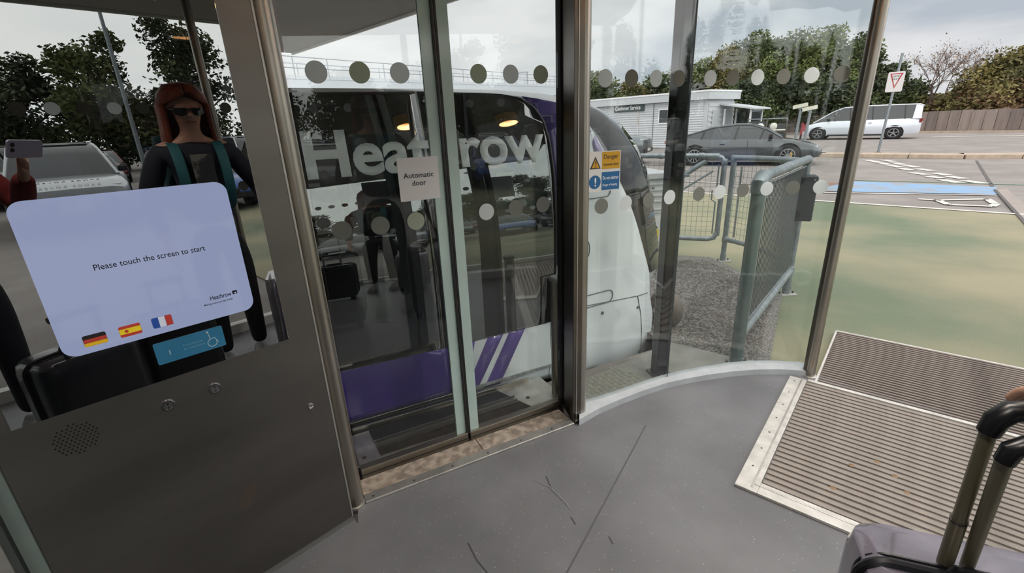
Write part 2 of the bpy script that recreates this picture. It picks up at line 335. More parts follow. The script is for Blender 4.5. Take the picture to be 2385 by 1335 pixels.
# inner edge of the curved kerb, then the entrance line and the back wall
KI = [(.300, 1.900), (.409, 1.985), (.526, 2.054), (.672, 2.130), (.819, 2.197), (.950, 2.236), (1.084, 2.266), (1.226, 2.290), (1.368, 2.300), (1.500, 2.292), (1.631, 2.262)]
KE = [(.322, 2.045), (.420, 2.082), (.545, 2.138), (.680, 2.206), (.817, 2.268), (.953, 2.313), (1.093, 2.348), (1.228, 2.376), (1.363, 2.389), (1.515, 2.378), (1.660, 2.345)]
BN = -.93
def ek(a, n): q = kw(a, n); return (q[0], q[1])
fp = [(-.62, 1.36), (-.667, 1.520), (.286, 2.004)]+KE+[ek(2.80, .42), ek(2.80, BN-.03), ek(-1.9, BN-.03), ek(-1.9, 1.46), ek(.52, 1.46)]
fl_ = MB().prism(fp, -.12, 0, 'xy').build('floor', VINYL); struct(fl_, 'grey speckled vinyl floor of the shelter')
MB().bar((.62, 1.88, .0006), (.02, .93, .0006), .006, .0012).build('weld_seam', mat('vinyl_weld', rgb(84, 84, 86), .5), fl_)
scf = mat('scuff_mark', rgb(66, 66, 67), .6)
for a, b_ in (((0.110,1.565,0.000), (0.126,1.492,0.000)), ((0.185,1.348,0.000), (0.197,1.314,0.000)), ((0.308,1.255,0.000), (0.316,1.223,0.000)), ((-0.195,1.253,0.000), (-0.160,1.183,0.000)), ((-0.160,1.183,0.000), (-0.122,1.133,0.000))):
    MB().bar((a_ := Vector(a)) + Vector((0, 0, .0005)), Vector(b_)+Vector((0, 0, .0005)), .005, .001).build('scuff_mark', scf, fl_)
tag(MB().tube([Vector(q)+Vector((0, 0, .0003)) for q in ((0.051,1.549,0.000), (0.119,1.504,0.000), (0.177,1.411,0.000), (0.189,1.378,0.000))], [.001, .0035, .0035, .001], 6).build('pale_scuff', mat('pale_scuff', rgb(134, 134, 136), .5), fl_))
CEIL = mat('soffit_grey', rgb(124, 121, 118), .65, var=.06, vscale=1.5); FASC = mat('fascia_white', rgb(206, 205, 202), .5)
RZ = 2.35
roof = struct(MB().prism([ek(-3.6, -2.15), ek(2.66, -2.15), ek(2.66, 6.4), ek(-3.6, 6.4)], RZ, RZ+.28, 'xy').build('ceiling', CEIL), 'flat grey soffit of the shelter roof')
for i, (a, b_) in enumerate((((2.66, -2.15), (2.66, 6.4)), ((-3.6, -2.15), (2.66, -2.15)))):
    p, q = Vector(kw(*a)), Vector(kw(*b_)); o = (KD if i == 0 else -KN)*.012
    MB().bar(p+o+Vector((0, 0, RZ+.13)), q+o+Vector((0, 0, RZ+.13)), .022, .30).build('roof_fascia', FASC, roof)
WARM = rgb(214, 176, 128)
for i, (x, y) in enumerate(((.55, 1.2), (1.38, 1.58), (1.72, 2.06), (-.1, .1))):  # last fitting is added to bring more light to the camera end
    nm = ('nearest the ticket kiosk', 'above the entrance mat', 'beside the curved glass', 'added for light above the camera holder')[i]
    l = thing('ceiling_downlight', 'round warm ceiling downlight '+nm, 'light', (x, y, RZ), 0, 'ceiling downlights')
    MB().lathe([(.0, -.004), (.080, -.004)], n=28).build('diffuser', mat('warm_diffuser', WARM, .5, emit=WARM, estr=1.2), l)
    MB().lathe([(.082, 0), (.098, 0), (.098, -.125), (.092, -.130), (.084, -.125), (.082, -.004)], n=32).build('can', mat('tan_can', rgb(206, 164, 112), .45, emit=rgb(206, 164, 112), estr=.12), l, smooth=True)  # shroud added to hide the spot from the side; tan surface glows a little
    ld = bpy.data.lights.new('downlight_fill', 'SPOT'); ld.energy = 48; ld.spot_size = radians(150); ld.spot_blend = .8; ld.shadow_soft_size = .02; ld.color = (1, .94, .87)  # strong spot added to brighten the shelter; the fitting alone is dim
    lo = bpy.data.objects.new('downlight_fill', ld); COL.objects.link(lo); lo.parent = l; lo.location = (0, 0, -.026)

# back glazing behind the camera, with its posts, kerb and dots
def gdot(parent, c, d, r, m):   # a round sticker on glass at c, in the plane spanned by d and z
    d = Vector(d).normalized(); n = Vector((-d.y, d.x, 0)); vs = []; k = 22
    for s_ in (-1, 1): vs += [Vector(c)+n*(.0006*s_)+d*r*cos(2*pi*i/k)+Vector((0, 0, r*sin(2*pi*i/k))) for i in range(k)]
    return MB().add(vs, [tuple(range(k)), tuple(range(2*k-1, k-1, -1))]+[(i, (i+1) % k, (i+1) % k+k, i+k) for i in range(k)]).build('dot_sticker', m, parent)
DOTL = film('dot_pale', rgb(240, 243, 243), .60); DOTD = film('dot_grey', rgb(138, 140, 134), .35)
DZ1, DZ2, DR = 1.587, 1.062, .0345
bw = struct(thing('wall_back_glazing', None, None, (0, 0, 0)), 'straight glazed wall with two rows of dots behind the camera')
BP = (-1.9, -.87, .96, 2.76)
for i in range(3):
    a0, a1 = BP[i], BP[i+1]
    p, q = Vector(kw(a0+.02, BN)), Vector(kw(a1-.02, BN))
    MB().bar(p+Vector((0, 0, 1.2)), q+Vector((0, 0, 1.2)), .01, 2.27).build('glass_pane', GLASS, bw)
    j = 0; a = a0+.09
    while a < a1-.05:
        for z in (DZ1, DZ2): gdot(bw, Vector(kw(a, BN+.006, z)), KD, DR, DOTL if j % 2 else DOTD)
        a += .137; j += 1
for i in range(4):
    p = kw(BP[i], BN); MB().tube([(p[0], p[1], 0), (p[0], p[1], RZ)], .026, 14).build('post', STEEL, bw, smooth=True)
MB().bar(Vector(kw(-1.9, BN, .035)), Vector(kw(2.76, BN, .035)), .07, .07).build('kerb', FASC, bw)
# wall beside and behind the kiosk
WP_ = mat('pale_green_panel', rgb(150, 164, 158), .35, var=.05)
wk = struct(thing('wall_kiosk_side', None, None, (0, 0, 0)), 'pale green glazed panel and trim beside the kiosk')
MB().bar(Vector(kw(-1.9, 1.50, 1.2)), Vector(kw(-.22, 1.50, 1.2)), .03, 2.3).build('panel', WP_, wk)
MB().bar(Vector(kw(-.305, 1.462, 1.18)), Vector(kw(-.275, 1.462, 1.18)), .05, 2.34).build('trim', ALU, wk)
MB().bar(Vector(kw(-.275, 1.47, 1.18)), Vector(kw(-.262, 1.47, 1.18)), .05, 2.34).build('seal', mat('grey_seal', rgb(72, 76, 74), .6), wk)
for z in (.30, .36): MB().bar(Vector(kw(-1.9, 1.48, z)), Vector(kw(-.31, 1.48, z)), .012, .012).build('rail', GALV, wk)
wl_ = struct(thing('wall_left', None, None, (0, 0, 0)), 'plain end wall of the shelter left of the camera')
MB().bar(Vector(kw(-1.92, BN, 1.18)), Vector(kw(-1.92, 1.5, 1.18)), .04, 2.34).build('panel', WP_, wl_)
# ------------------------------------------------------------ door front: sill, leaves, posts
sill = thing('door_threshold', 'worn metal trimmed threshold in front of the sliding glass doors', 'threshold', DO, DA)
MB().box(-.004, 1.0, -.182, -.136, 0, .010).build('metal_trim', ALU, sill, bevel=.003)
SCRW = mat('screw_hole', rgb(50, 48, 46), .6)
for u in (.03, .2, .37, .54, .71, .88): MB().lathe([(0, .0115), (.004, .0115), (.004, .009)], (u, -.163, 0), 10).build('screw', SCRW, sill)
TERR = mat('worn_terrazzo', rgb(128, 116, 104), .75, col2=rgb(172, 158, 144), vscale=26, lo=.4, hi=.62, detail=6, bump=.5, bscale=45)
for a, b in ((-.004, .53), (.533, 1.0)): MB().box(a, b, -.136, -.040, -.01, .007).build('stone_slab', TERR, sill, bevel=.002)
MB().box(-.004, 1.03, -.040, .040, -.02, .006).build('track_plate', STEELD, sill)
MB().box(-.004, 1.03, .040, .047, .0, .010).build('track_lip', ALU, sill)
FROST = mat('pale_edge_strip', rgb(176, 196, 190), .12, spec=.6, var=.04)
def leaf(u0, u1, us0, us1, lab, name):
    d = thing(name, lab, 'glass door', DO, DA)
    MB().box(u0, u1, -.005, .005, .030, 2.22).build('glass_pane', GLASS, d)
    MB().box(us0, us1, -.0065, -.0052, .032, 2.22).build('edge_strip', FROST, d)
    MB().box(us0, us1, .0052, .0065, .032, 2.22).build('edge_strip', FROST, d)
    MB().box(u0, u1, -.018, .018, .0065, .036).build('bottom_rail', STEEL, d, bevel=.002)
    MB().box(u0, u1, -.018, .018, 2.20, 2.24).build('top_rail', STEEL, d)
    return d
l1 = leaf(.012, .506, .456, .500, 'left sliding glass door with a white paper notice beside its edge strip', 'sliding_door')
l2 = leaf(.518, 1.03, .522, .566, 'right sliding glass door next to the bronzed pillar', 'sliding_door')
MB().box(.500, .508, -.016, .016, .03, 2.22).build('rubber_seal', BLACK, l1)
MB().box(.512, .520, -.016, .016, .03, 2.22).build('rubber_seal', BLACK, l2)
MB().box(.509, .512, -.010, .010, .03, 2.22).build('seal_bead', ALU, l2)
def ddot(parent, u, z, m): MB().prism(circ(u, z, DR), -.0062, -.0052).build('dot_sticker', m, parent)
DOTG = film('dot_greenish', rgb(204, 212, 194), .55)
for i, u in enumerate((.096, .234, .371)):
    ddot(l1, u, DZ1, (DOTL, DOTG, DOTL)[i]); ddot(l1, u, DZ2, (DOTD, DOTD, DOTG)[i])
for i, u in enumerate((.673, .811, .948)):
    ddot(l2, u, DZ1, (DOTG, DOTL, DOTG)[i]); ddot(l2, u, DZ2, (DOTL, DOTD, DOTD)[i])
nb = tag(MB().prism([(.322, 1.300), (.480, 1.300), (.478, 1.141), (.321, 1.141)], -.0085, -.0070).build('paper_notice', mat('white_paper', rgb(214, 212, 212), .7)), 'square white paper notice reading Automatic door', 'notice')
nb.location = DO; nb.rotation_euler = (0, 0, radians(DA))
text('notice_lettering', 'Automatic', .0275, DARKP, nb, .400, -.0090, 1.226, .006, 'CENTER')
text('notice_lettering', 'door', .0275, DARKP, nb, .398, -.0090, 1.197, .006, 'CENTER')
hd = struct(MB().box(-.06, 1.10, -.10, .08, 2.22, RZ).build('trim_1', STEELD), 'dark steel header above the sliding doors'); hd.location = DO; hd.rotation_euler = (0, 0, radians(DA))
lp = thing('steel_post', 'round brushed steel post between the kiosk and the sliding doors', 'post', DO, DA)
MB().tube([(-.038, -.165, 0), (-.038, -.165, RZ)], .028, 28).build('tube', STEEL, lp, smooth=True)
MB().box(-.03, -.008, -.17, .02, 0, RZ).build('door_jamb', STEEL, lp, bevel=.003)
MB().lathe([(.028, .0), (.034, .0), (.034, .01), (.028, .012)], (-.038, -.165, 0), 24).build('foot_collar', ALU, lp)
mp_ = thing('bronzed_pillar', 'dark bronzed steel pillar between the doors and the curved glass', 'pillar', DO, DA)
MB().prism([(1.000, -.166), (1.050, -.166), (1.075, .010), (1.050, .010)], 0, RZ, 'xy').build('channel', STEELD, mp_, bevel=.003)
MB().box(1.018, 1.022, -.1680, -.164, 0, RZ).build('channel_seam', ALU, mp_)
MB().box(1.034, 1.048, -.018, .018, 0, RZ).build('black_seal', BLACK, mp_, bevel=.003)
MB().tube([(1.060, -.132, 0), (1.060, -.132, RZ)], .034, 28).build('tube', STEEL, mp_, smooth=True)
MB().box(1.002, 1.03, -.185, -.160, 0, .02).build('foot_plate', STEELD, mp_, bevel=.004)
bo = thing('steel_bollard', 'short round steel bollard with grey cap outside the door beside the pillar', 'bollard', (DO[0], DO[1], 0), DA)
MB().tube([(1.082, .10, 0), (1.082, .10, .655)], .030, 24).build('tube', STEEL, bo, smooth=True)
MB().lathe([(.0, .676), (.030, .675), (.036, .668), (.036, .655), (.0, .655)], (1.082, .10, 0), 24).build('cap', mat('grey_cap', rgb(138, 140, 140), .5), bo)

# ------------------------------------------------------------ curved glass wall
def resample(pts, n):
    pts = [Vector((q[0], q[1], 0)) for q in pts]; ls = [0]
    for a, b in zip(pts, pts[1:]): ls.append(ls[-1]+(b-a).length)
    out = []
    for k in range(n+1):
        s_ = ls[-1]*k/n; i = max(0, min(len(pts)-2, next((j for j in range(len(ls)-1) if ls[j+1] >= s_-1e-9), len(pts)-2)))
        out.append(pts[i].lerp(pts[i+1], (s_-ls[i])/(ls[i+1]-ls[i])))
    return out, ls[-1]
cw = struct(thing('wall_curved_glass', None, None, (0, 0, 0)), 'curved glass wall with two rows of round dots')
ke, kl = resample(KE, 40); ki, _ = resample(KI, 40)
rings = [[(a.x, a.y, 0), (b.x, b.y, 0), (b.x, b.y, .042), (a.x, a.y, .034)] for a, b in zip(ki, ke)]
MB().rings(rings).build('kerb', mat('painted_kerb', rgb(176, 180, 184), .5, var=.08, vscale=12), cw)
def gl(i, off):
    q = ke[i]; t_ = (ke[min(40, i+1)]-ke[max(0, i-1)]).normalized(); n = Vector((-t_.y, t_.x, 0)); return q+n*(off-.018), t_
for i0, i1 in ((0, 16), (16, 40)):
    rg = []
    for i in range(i0, i1+1):
        a, _ = gl(i, -.005); b, _ = gl(i, .005); rg.append([(a.x, a.y, .03), (b.x, b.y, .03), (b.x, b.y, RZ), (a.x, a.y, RZ)])
    MB().rings(rg).build('glass_pane', GLASS, cw, smooth=True)
jj, _ = gl(16, -.0056); MB().bar((jj.x, jj.y, .04), (jj.x, jj.y, RZ), .004, .004).build('glass_joint', mat('clear_joint', rgb(70, 78, 78), .3), cw)
def on_curve(s_):
    k = s_/kl*40; i = min(39, int(k)); q = ke[i].lerp(ke[i+1], k-i); t_ = (ke[i+1]-ke[i]).normalized(); n = Vector((-t_.y, t_.x, 0)); return q+n*(-.018-.0062), t_
for j, s_ in enumerate((.092, .223, .358, .489, .667, .790, .923, 1.058, 1.194, 1.328)):
    q, t_ = on_curve(s_); gdot(cw, (q.x, q.y, 1.564), t_, DR, DOTD if j % 2 else DOTL)
    q, t_ = on_curve(s_-.004); gdot(cw, (q.x, q.y, 1.042), t_, DR, DOTL if j % 2 else DOTD)
rp = thing('entrance_post', 'slim round steel post at the open end of the curved glass', 'post', (1.652, 2.262, 0))
MB().tube([(0, 0, 0), (0, 0, RZ)], .024, 24).build('tube', STEEL, rp, smooth=True)
MB().tube([(-.016, .012, .03), (-.016, .012, RZ)], .016, 12).build('glass_channel', STEELD, rp, smooth=True)
MB().lathe([(.024, 0), (.034, 0), (.034, .006), (.024, .008)], n=20).build('foot_collar', ALU, rp)
dc = thing('dark_column', 'square charcoal roof column standing just outside the curved glass', 'column', (.838, 2.352, 0), 12)
MB().box(-.037, .037, -.03, .05, 0, RZ).build('shaft', mat('charcoal_paint', rgb(24, 26, 28), .10, spec=.6), dc, bevel=.008)
MB().box(-.055, .055, -.035, .062, 0, .008).build('base_plate', STEELD, dc)
ep = thing('entrance_end_post', 'round steel post at the far side of the entrance opening', 'post', kw(2.78, BN))
MB().tube([(0, 0, 0), (0, 0, RZ)], .030, 20).build('tube', STEEL, ep, smooth=True)
MB().lathe([(.03, 0), (.04, 0), (.04, .006), (.03, .008)], n=20).build('foot_collar', ALU, ep)

# warning sign stuck on the curved glass next to the pillar
q, t_ = on_curve(.075)
ws = thing('warning_sign', 'white sign with yellow Danger and blue Do not obstruct panels on the glass', 'sign', (q.x, q.y, 0), math.degrees(atan2(t_.y, t_.x)))
SY, SB, SW = mat('sign_yellow', rgb(196, 148, 32), .45), mat('sign_blue', rgb(28, 92, 142), .45), mat('sign_white', rgb(206, 206, 204), .5)
MB().box(-.075, .104, -.0015, 0, 1.108, 1.278).build('plate', SW, ws)
MB().box(.010, .100, -.0025, -.0012, 1.203, 1.274).build('yellow_panel', SY, ws)
MB().box(.010, .100, -.0025, -.0012, 1.113, 1.190).build('blue_panel', SB, ws)
MB().prism([(-.050, 1.206), (.004, 1.206), (-.023, 1.258)], -.0022, -.0012).build('triangle_edge', DARKP, ws)
MB().prism([(-.042, 1.210), (-.004, 1.210), (-.023, 1.248)], -.0028, -.0020).build('triangle', SY, ws)
text('sign_lettering', '!', .040, DARKP, ws, -.0265, -.0030, 1.213, .012)
MB().prism(circ(-.024, 1.150, .029), -.0025, -.0012).build('blue_disc', SB, ws)
text('sign_lettering', '!', .050, WHITEP, ws, -.029, -.0028, 1.133, .015)
text('sign_lettering', 'Danger', .025, DARKP, ws, .016, -.0028, 1.246, .003)
text('sign_lettering', 'Automatic doors', .016, DARKP, ws, .016, -.0028, 1.217, .002, width=.078)
text('sign_lettering', 'Do not obstruct', .021, WHITEP, ws, .015, -.0028, 1.158, .003, width=.080)
text('sign_lettering', 'Danger of trapping', .014, WHITEP, ws, .015, -.0028, 1.130, .002, width=.074)

# ------------------------------------------------------------ entrance mats: every rib a piece
MA, MBd = Vector((.655, .756, 0)), Vector((.756, -.655, 0)); MC = Vector((.967, 1.468, 0))
def mpnt(a, b, z=0): q = MC+MA*a+MBd*b; return (q.x, q.y, z)
RIB = mat('mat_rib', rgb(144, 135, 127), .6, .25, var=.16, vscale=9, detail=8); RIBD = mat('mat_rib_outer', rgb(126, 116, 109), .7, .1, var=.16, vscale=9)
GRIT = mat('mat_groove', rgb(108, 100, 94), .9, var=.2, vscale=30)
RUST = mat('rust_stain', rgb(132, 106, 80), .85, var=.25, vscale=40)
mt = thing('entrance_mat', 'pale ribbed metal entrance mat with white frame set in the shelter floor', 'mat', (0, 0, 0))
MLB = 1.62
MB().prism([mpnt(0, 0)[:2], mpnt(.96, 0)[:2], mpnt(.96, MLB)[:2], mpnt(0, MLB)[:2]], .0, .003, 'xy').build('base', GRIT, mt)
me = MB().bar((0, 0, 0), (MBd*MLB)[:], .0225, .0045).mesh('rib', RIB); nr = 27
for i in range(nr):
    o = link('rib', me, mt); o.location = mpnt(.018+i*.9245/(nr-1), 0, .0052)
FRM = mat('mat_frame', rgb(206, 202, 196), .5, .4, var=.12, vscale=18)
def slab(name, a0, a1, b0, b1, z0, z1, m, par): return MB().prism([mpnt(a0, b0)[:2], mpnt(a1, b0)[:2], mpnt(a1, b1)[:2], mpnt(a0, b1)[:2]], z0, z1, 'xy').build(name, m, par, bevel=.002)
slab('frame_bar', -.072, .97, -.085, -.004, 0, .012, FRM, mt); slab('frame_bar', -.072, -.004, -.004, MLB, 0, .012, FRM, mt)
slab('frame_ridge', -.05, .96, -.030, -.022, .012, .014, ALU, mt); slab('frame_ridge', -.03, -.022, -.022, MLB, .012, .014, ALU, mt)
for a in (.08, .22, .36, .5, .64, .78, .92): MB().lathe([(0, .0128), (.004, .0128), (.004, .011)], mpnt(a, -.055), 10).build('screw', SCRW, mt)
slab('slot', .33, .37, -.078, -.070, .011, .0125, SCRW, mt)
random.seed(5)
for a, b in ((.33, .26), (.36, .40), (.14, .22), (.42, .34), (.28, .44)):
    x, y, z = mpnt(a, b, .0076); MB().lathe([(0, .0002), (.010, .0002), (.011, 0)], (0, 0, 0), 10).build('rust_spot', RUST, mt).location = (x, y, z)
    o = mt.children[-1]; o.scale = (random.uniform(.8, 2.2), .5, 1); o.rotation_euler = (0, 0, radians(-41))
slab('frame_strip', .962, .985, -.0, MLB, 0, .013, FRM, mt)
om = thing('outdoor_mat', 'darker finely ribbed mat outside the entrance line', 'mat', (0, 0, 0))
slab('base', 1.0, 1.80, .035, MLB, -.03, -.006, GRIT, om)
me2 = MB().bar((0, 0, 0), (MBd*(MLB-.05))[:], .013, .012).mesh('rib', RIBD)
for i in range(27):
    o = link('rib', me2, om); o.location = mpnt(1.02+i*.0295, .045, -.001)
slab('frame_bar', 1.0, 1.81, .028, .040, -.03, .004, FRM, om); slab('frame_bar', 1.80, 1.815, .028, MLB, -.03, .004, FRM, om)

# ------------------------------------------------------------ ticket kiosk
ko = thing('ticket_kiosk', 'tall brushed steel ticket kiosk with a black touch screen panel', 'kiosk', KO, KA)
KL = -.735
MB().box(KL, 0, 0, .085, .028, RZ-.02).build('cabinet', STEELK, ko, bevel=.003)
MB().box(-.004, .0015, -.0015, .085, .028, RZ-.02).build('edge_strip', ALU, ko)
MB().box(KL, .002, .006, .075, 0, .030).build('plinth', mat('plinth_grey', rgb(128, 128, 124), .45, .5), ko)
MB().box(-.695, -.088, -.003, .01, .800, 1.735).build('glass_panel', PANEL, ko, bevel=.001)
SCR = mat('lit_screen', rgb(20, 20, 24), .06, spec=.5, emit=rgb(146, 156, 188), estr=.82, coat=.5)
MB().prism(rrect(-.571, -.160, .928, 1.290, .028, 8), -.0046, -.0030).build('touch_screen', SCR, ko)
SCT = mat('screen_print_dark', rgb(30, 34, 52), .4)
text('screen_lettering', 'Please touch the screen to start', .020, SCT, ko, -.469, -.0050, 1.119, .004, width=.226)
text('screen_lettering', 'Heathrow', .017, SCT, ko, -.262, -.0050, .982, .010, width=.052)
text('screen_lettering', 'Making every journey better', .008, SCT, ko, -.279, -.0050, .970, .003, width=.070)
MB().prism([(-.207, .984), (-.195, .984), (-.195, .994), (-.207, .994)], -.0052, -.0046).build('logo_mark', SCT, ko)
MB().prism([(-.204, .987), (-.198, .984), (-.198, .990)], -.0056, -.0051).build('logo_notch', SCR, ko)
def flag(u, z, bands, vert, name):
    w, h = .043, .028; n = len(bands)
    f = MB().prism(rrect(u, u+w, z, z+h, .004, 3), -.0050, -.0045).build(name, bands[0][1], ko)
    x = 0
    for i, (k, c_) in enumerate(bands):
        a, b = x, x+k; x = b
        r = (u+w*a, u+w*b, z, z+h) if vert else (u, u+w, z+h*(1-b), z+h*(1-a))
        if i == 0: continue
        MB().box(r[0]+.0004, r[1]-.0004, -.0054, -.0049, r[2]+.0004, r[3]-.0004).build('flag_band', c_, f)
def em(n, c_): return mat(n, rgb(*c_), .3, emit=rgb(*c_), estr=.35)
FR_, FG_, FK_, FW_, FB_ = em('flag_red', (176, 60, 48)), em('flag_gold', (214, 170, 32)), em('flag_black', (36, 32, 34)), em('flag_white', (206, 208, 220)), em('flag_blue', (40, 74, 150))
FY_ = em('flag_yellow', (222, 196, 40))
flag(-.531, .944, [(.333, FK_), (.333, FR_), (.334, FG_)], False, 'german_flag')
flag(-.464, .944, [(.25, FR_), (.5, FY_), (.25, FR_)], False, 'spanish_flag')
MB().prism(circ(-.450, .958, .004, 10), -.0058, -.0053).build('flag_crest', FR_, ko)
flag(-.398, .945, [(.333, FB_), (.333, FW_), (.334, FR_)], True, 'french_flag')
CY = mat('blue_sticker', rgb(58, 134, 176), .35, var=.05)
MB().prism(rrect(-.411, -.253, .845, .905, .004, 4), -.0042, -.0030).build('help_sticker', CY, ko)
CYL = mat('sticker_white', rgb(200, 220, 230), .5); CYT = mat('sticker_faded', rgb(120, 178, 208), .5)
MB().tube([(-.284+.011*cos(a), -.0046, .864+.011*sin(a)) for a in [radians(q) for q in range(100, 381, 20)]], .0011, 6).build('wheelchair_symbol', CYL, ko)
MB().tube([(-.289, -.0046, .893), (-.287, -.0046, .876), (-.276, -.0046, .876), (-.270, -.0046, .862)], .0011, 6).build('wheelchair_symbol', CYL, ko)
MB().prism(circ(-.290, .897, .0028, 10), -.0050, -.0044).build('wheelchair_symbol', CYL, ko)
text('sticker_lettering', 'Press button', .009, CYT, ko, -.350, -.0046, .876, .004, width=.046)
text('sticker_lettering', 'for assistance', .009, CYT, ko, -.350, -.0046, .866, .004, width=.049)
text('sticker_lettering', 'i', .020, CYL, ko, -.383, -.0046, .866, .012)
BRUSH = mat('button_steel', rgb(188, 188, 188), .28, 1, var=.1, vscale=4)
for u, z in ((-0.308,0.728), (-0.419,0.728)):
    b = MB().lathe([(.0165, 0), (.0165, -.002), (.0135, -.006), (.0115, -.006), (.0112, -.003)], (u, 0, z), 28, 'y').build('push_button', CHROME, ko, smooth=True)
    MB().lathe([(0, -.0045), (.0110, -.0045), (.0112, -.002)], (u, 0, z), 28, 'y').build('button_cap', BRUSH, b)
    for a in (0, 1):
        MB().prism([(u, z), (u-.0035, z+(.010 if a else -.010)), (u+.0035, z+(.010 if a else -.010))], -.0049, -.0044).build('button_glint', CHROME, b)
u, z = (-0.066,0.546)
lk = MB().lathe([(.0105, 0), (.0105, -.002), (.0085, -.005), (.006, -.005), (.0058, -.002), (0, -.002)], (u, 0, z), 24, 'y').build('lock', CHROME, ko, smooth=True)
MB().box(u-.001, u+.001, -.0026, -.0018, z-.004, z+.004).build('key_slot', BLACKP, lk)
hb = MB(); uc, zc = (-0.604,0.727)
for i in range(-5, 6):
    for j in range(-5, 6):
        x, y = i*.0088+(j % 2)*.0044, j*.0078
        if x*x+y*y < .041**2: hb.prism(circ(uc+x, zc+y, .0020, 8), -.0008, -.0002)
tag(hb.build('speaker_holes', mat('hole_black', rgb(10, 9, 9), .9), ko, recalc=False), kind='stuff')
sp = [(-0.276,0.379), (-0.271,0.367), (-0.281,0.332), (-0.302,0.299), (-0.327,0.297), (-0.340,0.310), (-0.323,0.345), (-0.303,0.368)]
MB().prism(sp, -.0004, .0002).build('adhesive_stain', mat('stain_brown', rgb(92, 82, 74), .6, .6), ko)
# blue light strip at the very top of the panel
MB().box(-.34, -.21, -.0042, -.0030, 1.70, 1.73).build('top_indicator', em('indicator_blue', (90, 160, 190)), ko)
# ------------------------------------------------------------ boarding strip between door and pod
bs = thing('boarding_strip', 'aluminium boarding strip with black rubber mats between the doors and the pod', 'floor plate', DO, DA)
MB().box(.02, 1.10, .050, .318, -.045, -.012).build('plate', ALU, bs)
MB().prism([(.115, .095), (.90, .075), (.815, .300), (.105, .315)], -.012, -.006, 'xy').build('rubber_mat', BLACK, bs)
for v in (.135, .165, .195): MB().box(.118, .87, v, v+.012, -.006, -.0035).build('rubber_rib', BLACK, bs)
MB().box(.11, .84, .205, .212, -.006, -.004).build('wear_strip', mat('worn_rubber', rgb(110, 106, 100), .7, var=.3, vscale=60), bs)
for c_ in ((.045, .12), (.93, .16)): MB().lathe([(0, -.0105), (.011, -.0105), (.011, -.012)], (c_[0], c_[1], 0), 12).build('slot', SCRW, bs)
MB().prism([(.03, .352), (1.02, .318), (1.02, .302), (.03, .336)], -.03, .012, 'xy').build('nosing', STEEL, bs, bevel=.003)
tp = thing('tread_plate', 'patterned steel tread plate on the ground between the pod and curved glass', 'tread plate', (0, 0, 0))
PL = mat('tread_steel', rgb(150, 148, 138), .5, .5, var=.1, vscale=12)
c4 = [(0.258,2.241,0.000), (0.612,2.469,0.000), (0.754,2.279,0.000), (.80, 2.29), (.33, 2.07), (.25, 2.1)]
MB().prism(c4, -.03, -.003, 'xy').build('plate', PL, tp)
tb = MB(); B0 = Vector((.30, 2.13, 0)); bx, by = ed(26), ed(116)
def inside(q, poly):
    r = False; n = len(poly)
    for i in range(n):
        x1, y1 = poly[i][:2]; x2, y2 = poly[(i+1) % n][:2]
        if (y1 > q.y) != (y2 > q.y) and q.x < (x2-x1)*(q.y-y1)/(y2-y1)+x1: r = not r
    return r
for i in range(-4, 24):
    for j in range(-8, 14):
        c_ = B0+bx*i*.032+by*j*.032
        if not inside(c_, c4): continue
        a, b = (bx, by) if (i+j) % 2 else (by, bx)
        for k in range(-2, 3): tb.obox(c_+b*k*.0055+Vector((0, 0, -.0022)), a*.011, b*.0015, (0, 0, .0016))
tag(tb.build('raised_bars', mat('tread_bar', rgb(176, 172, 160), .45, .5), tp, recalc=False), kind='stuff')

# ------------------------------------------------------------ the pod
def sv(u, z): return .5*.349*max(0, z-.65)**2+.10*max(0, u-1.15)**2+.25*max(0, .12-z)**2
PW = 1.42
pod = thing('transit_pod', 'white and purple driverless pod with dark windows waiting at the doors', 'pod', QO, QA)
PWHITE = mat('pod_white', rgb(236, 242, 246), .22, spec=.5, var=.02, coat=.4); PPUR = mat('pod_purple', rgb(72, 56, 128), .25, coat=.4); PPUR2 = mat('pod_violet', rgb(98, 78, 152), .3, coat=.3); PLIL = mat('pod_lilac', rgb(182, 170, 212), .3, coat=.3)
SEAM = mat('panel_seam', rgb(96, 104, 106), .6)
def cutbm(bm, step=.05):
    us = [v.co.x for v in bm.verts]; zs = [v.co.z for v in bm.verts]
    z = math.floor(min(zs)/step)*step
    while z < max(zs):
        bmesh.ops.bisect_plane(bm, geom=bm.verts[:]+bm.edges[:]+bm.faces[:], plane_co=(0, 0, z), plane_no=(0, 0, 1)); z += step
    u = math.floor(min(us)/.12)*.12
    while u < max(us):
        bmesh.ops.bisect_plane(bm, geom=bm.verts[:]+bm.edges[:]+bm.faces[:], plane_co=(u, 0, 0), plane_no=(1, 0, 0)); u += .12
def drape(bm, off, far=False):
    for v in bm.verts:
        s_ = sv(v.co.x, v.co.z)-off; v.co.y = (PW-s_) if far else s_
def side(name, pts, off, m, far=False, thick=.006, parent=None):
    bm = bmesh.new(); f = bm.faces.new([bm.verts.new((p[0], 0, p[1])) for p in pts]); cutbm(bm); drape(bm, off, far)
    bmesh.ops.recalc_face_normals(bm, faces=bm.faces)
    n = sum((f.normal.y for f in bm.faces)); want = 1 if far else -1
    if n*want < 0: bmesh.ops.reverse_faces(bm, faces=bm.faces[:])
    me = bpy.data.meshes.new(name); bm.to_mesh(me); bm.free(); me.materials.append(m)
    for q in me.polygons: q.use_smooth = True
    o = link(name, me, parent or pod); s_ = o.modifiers.new('thick', 'SOLIDIFY'); s_.thickness = thick; s_.offset = -1; return o
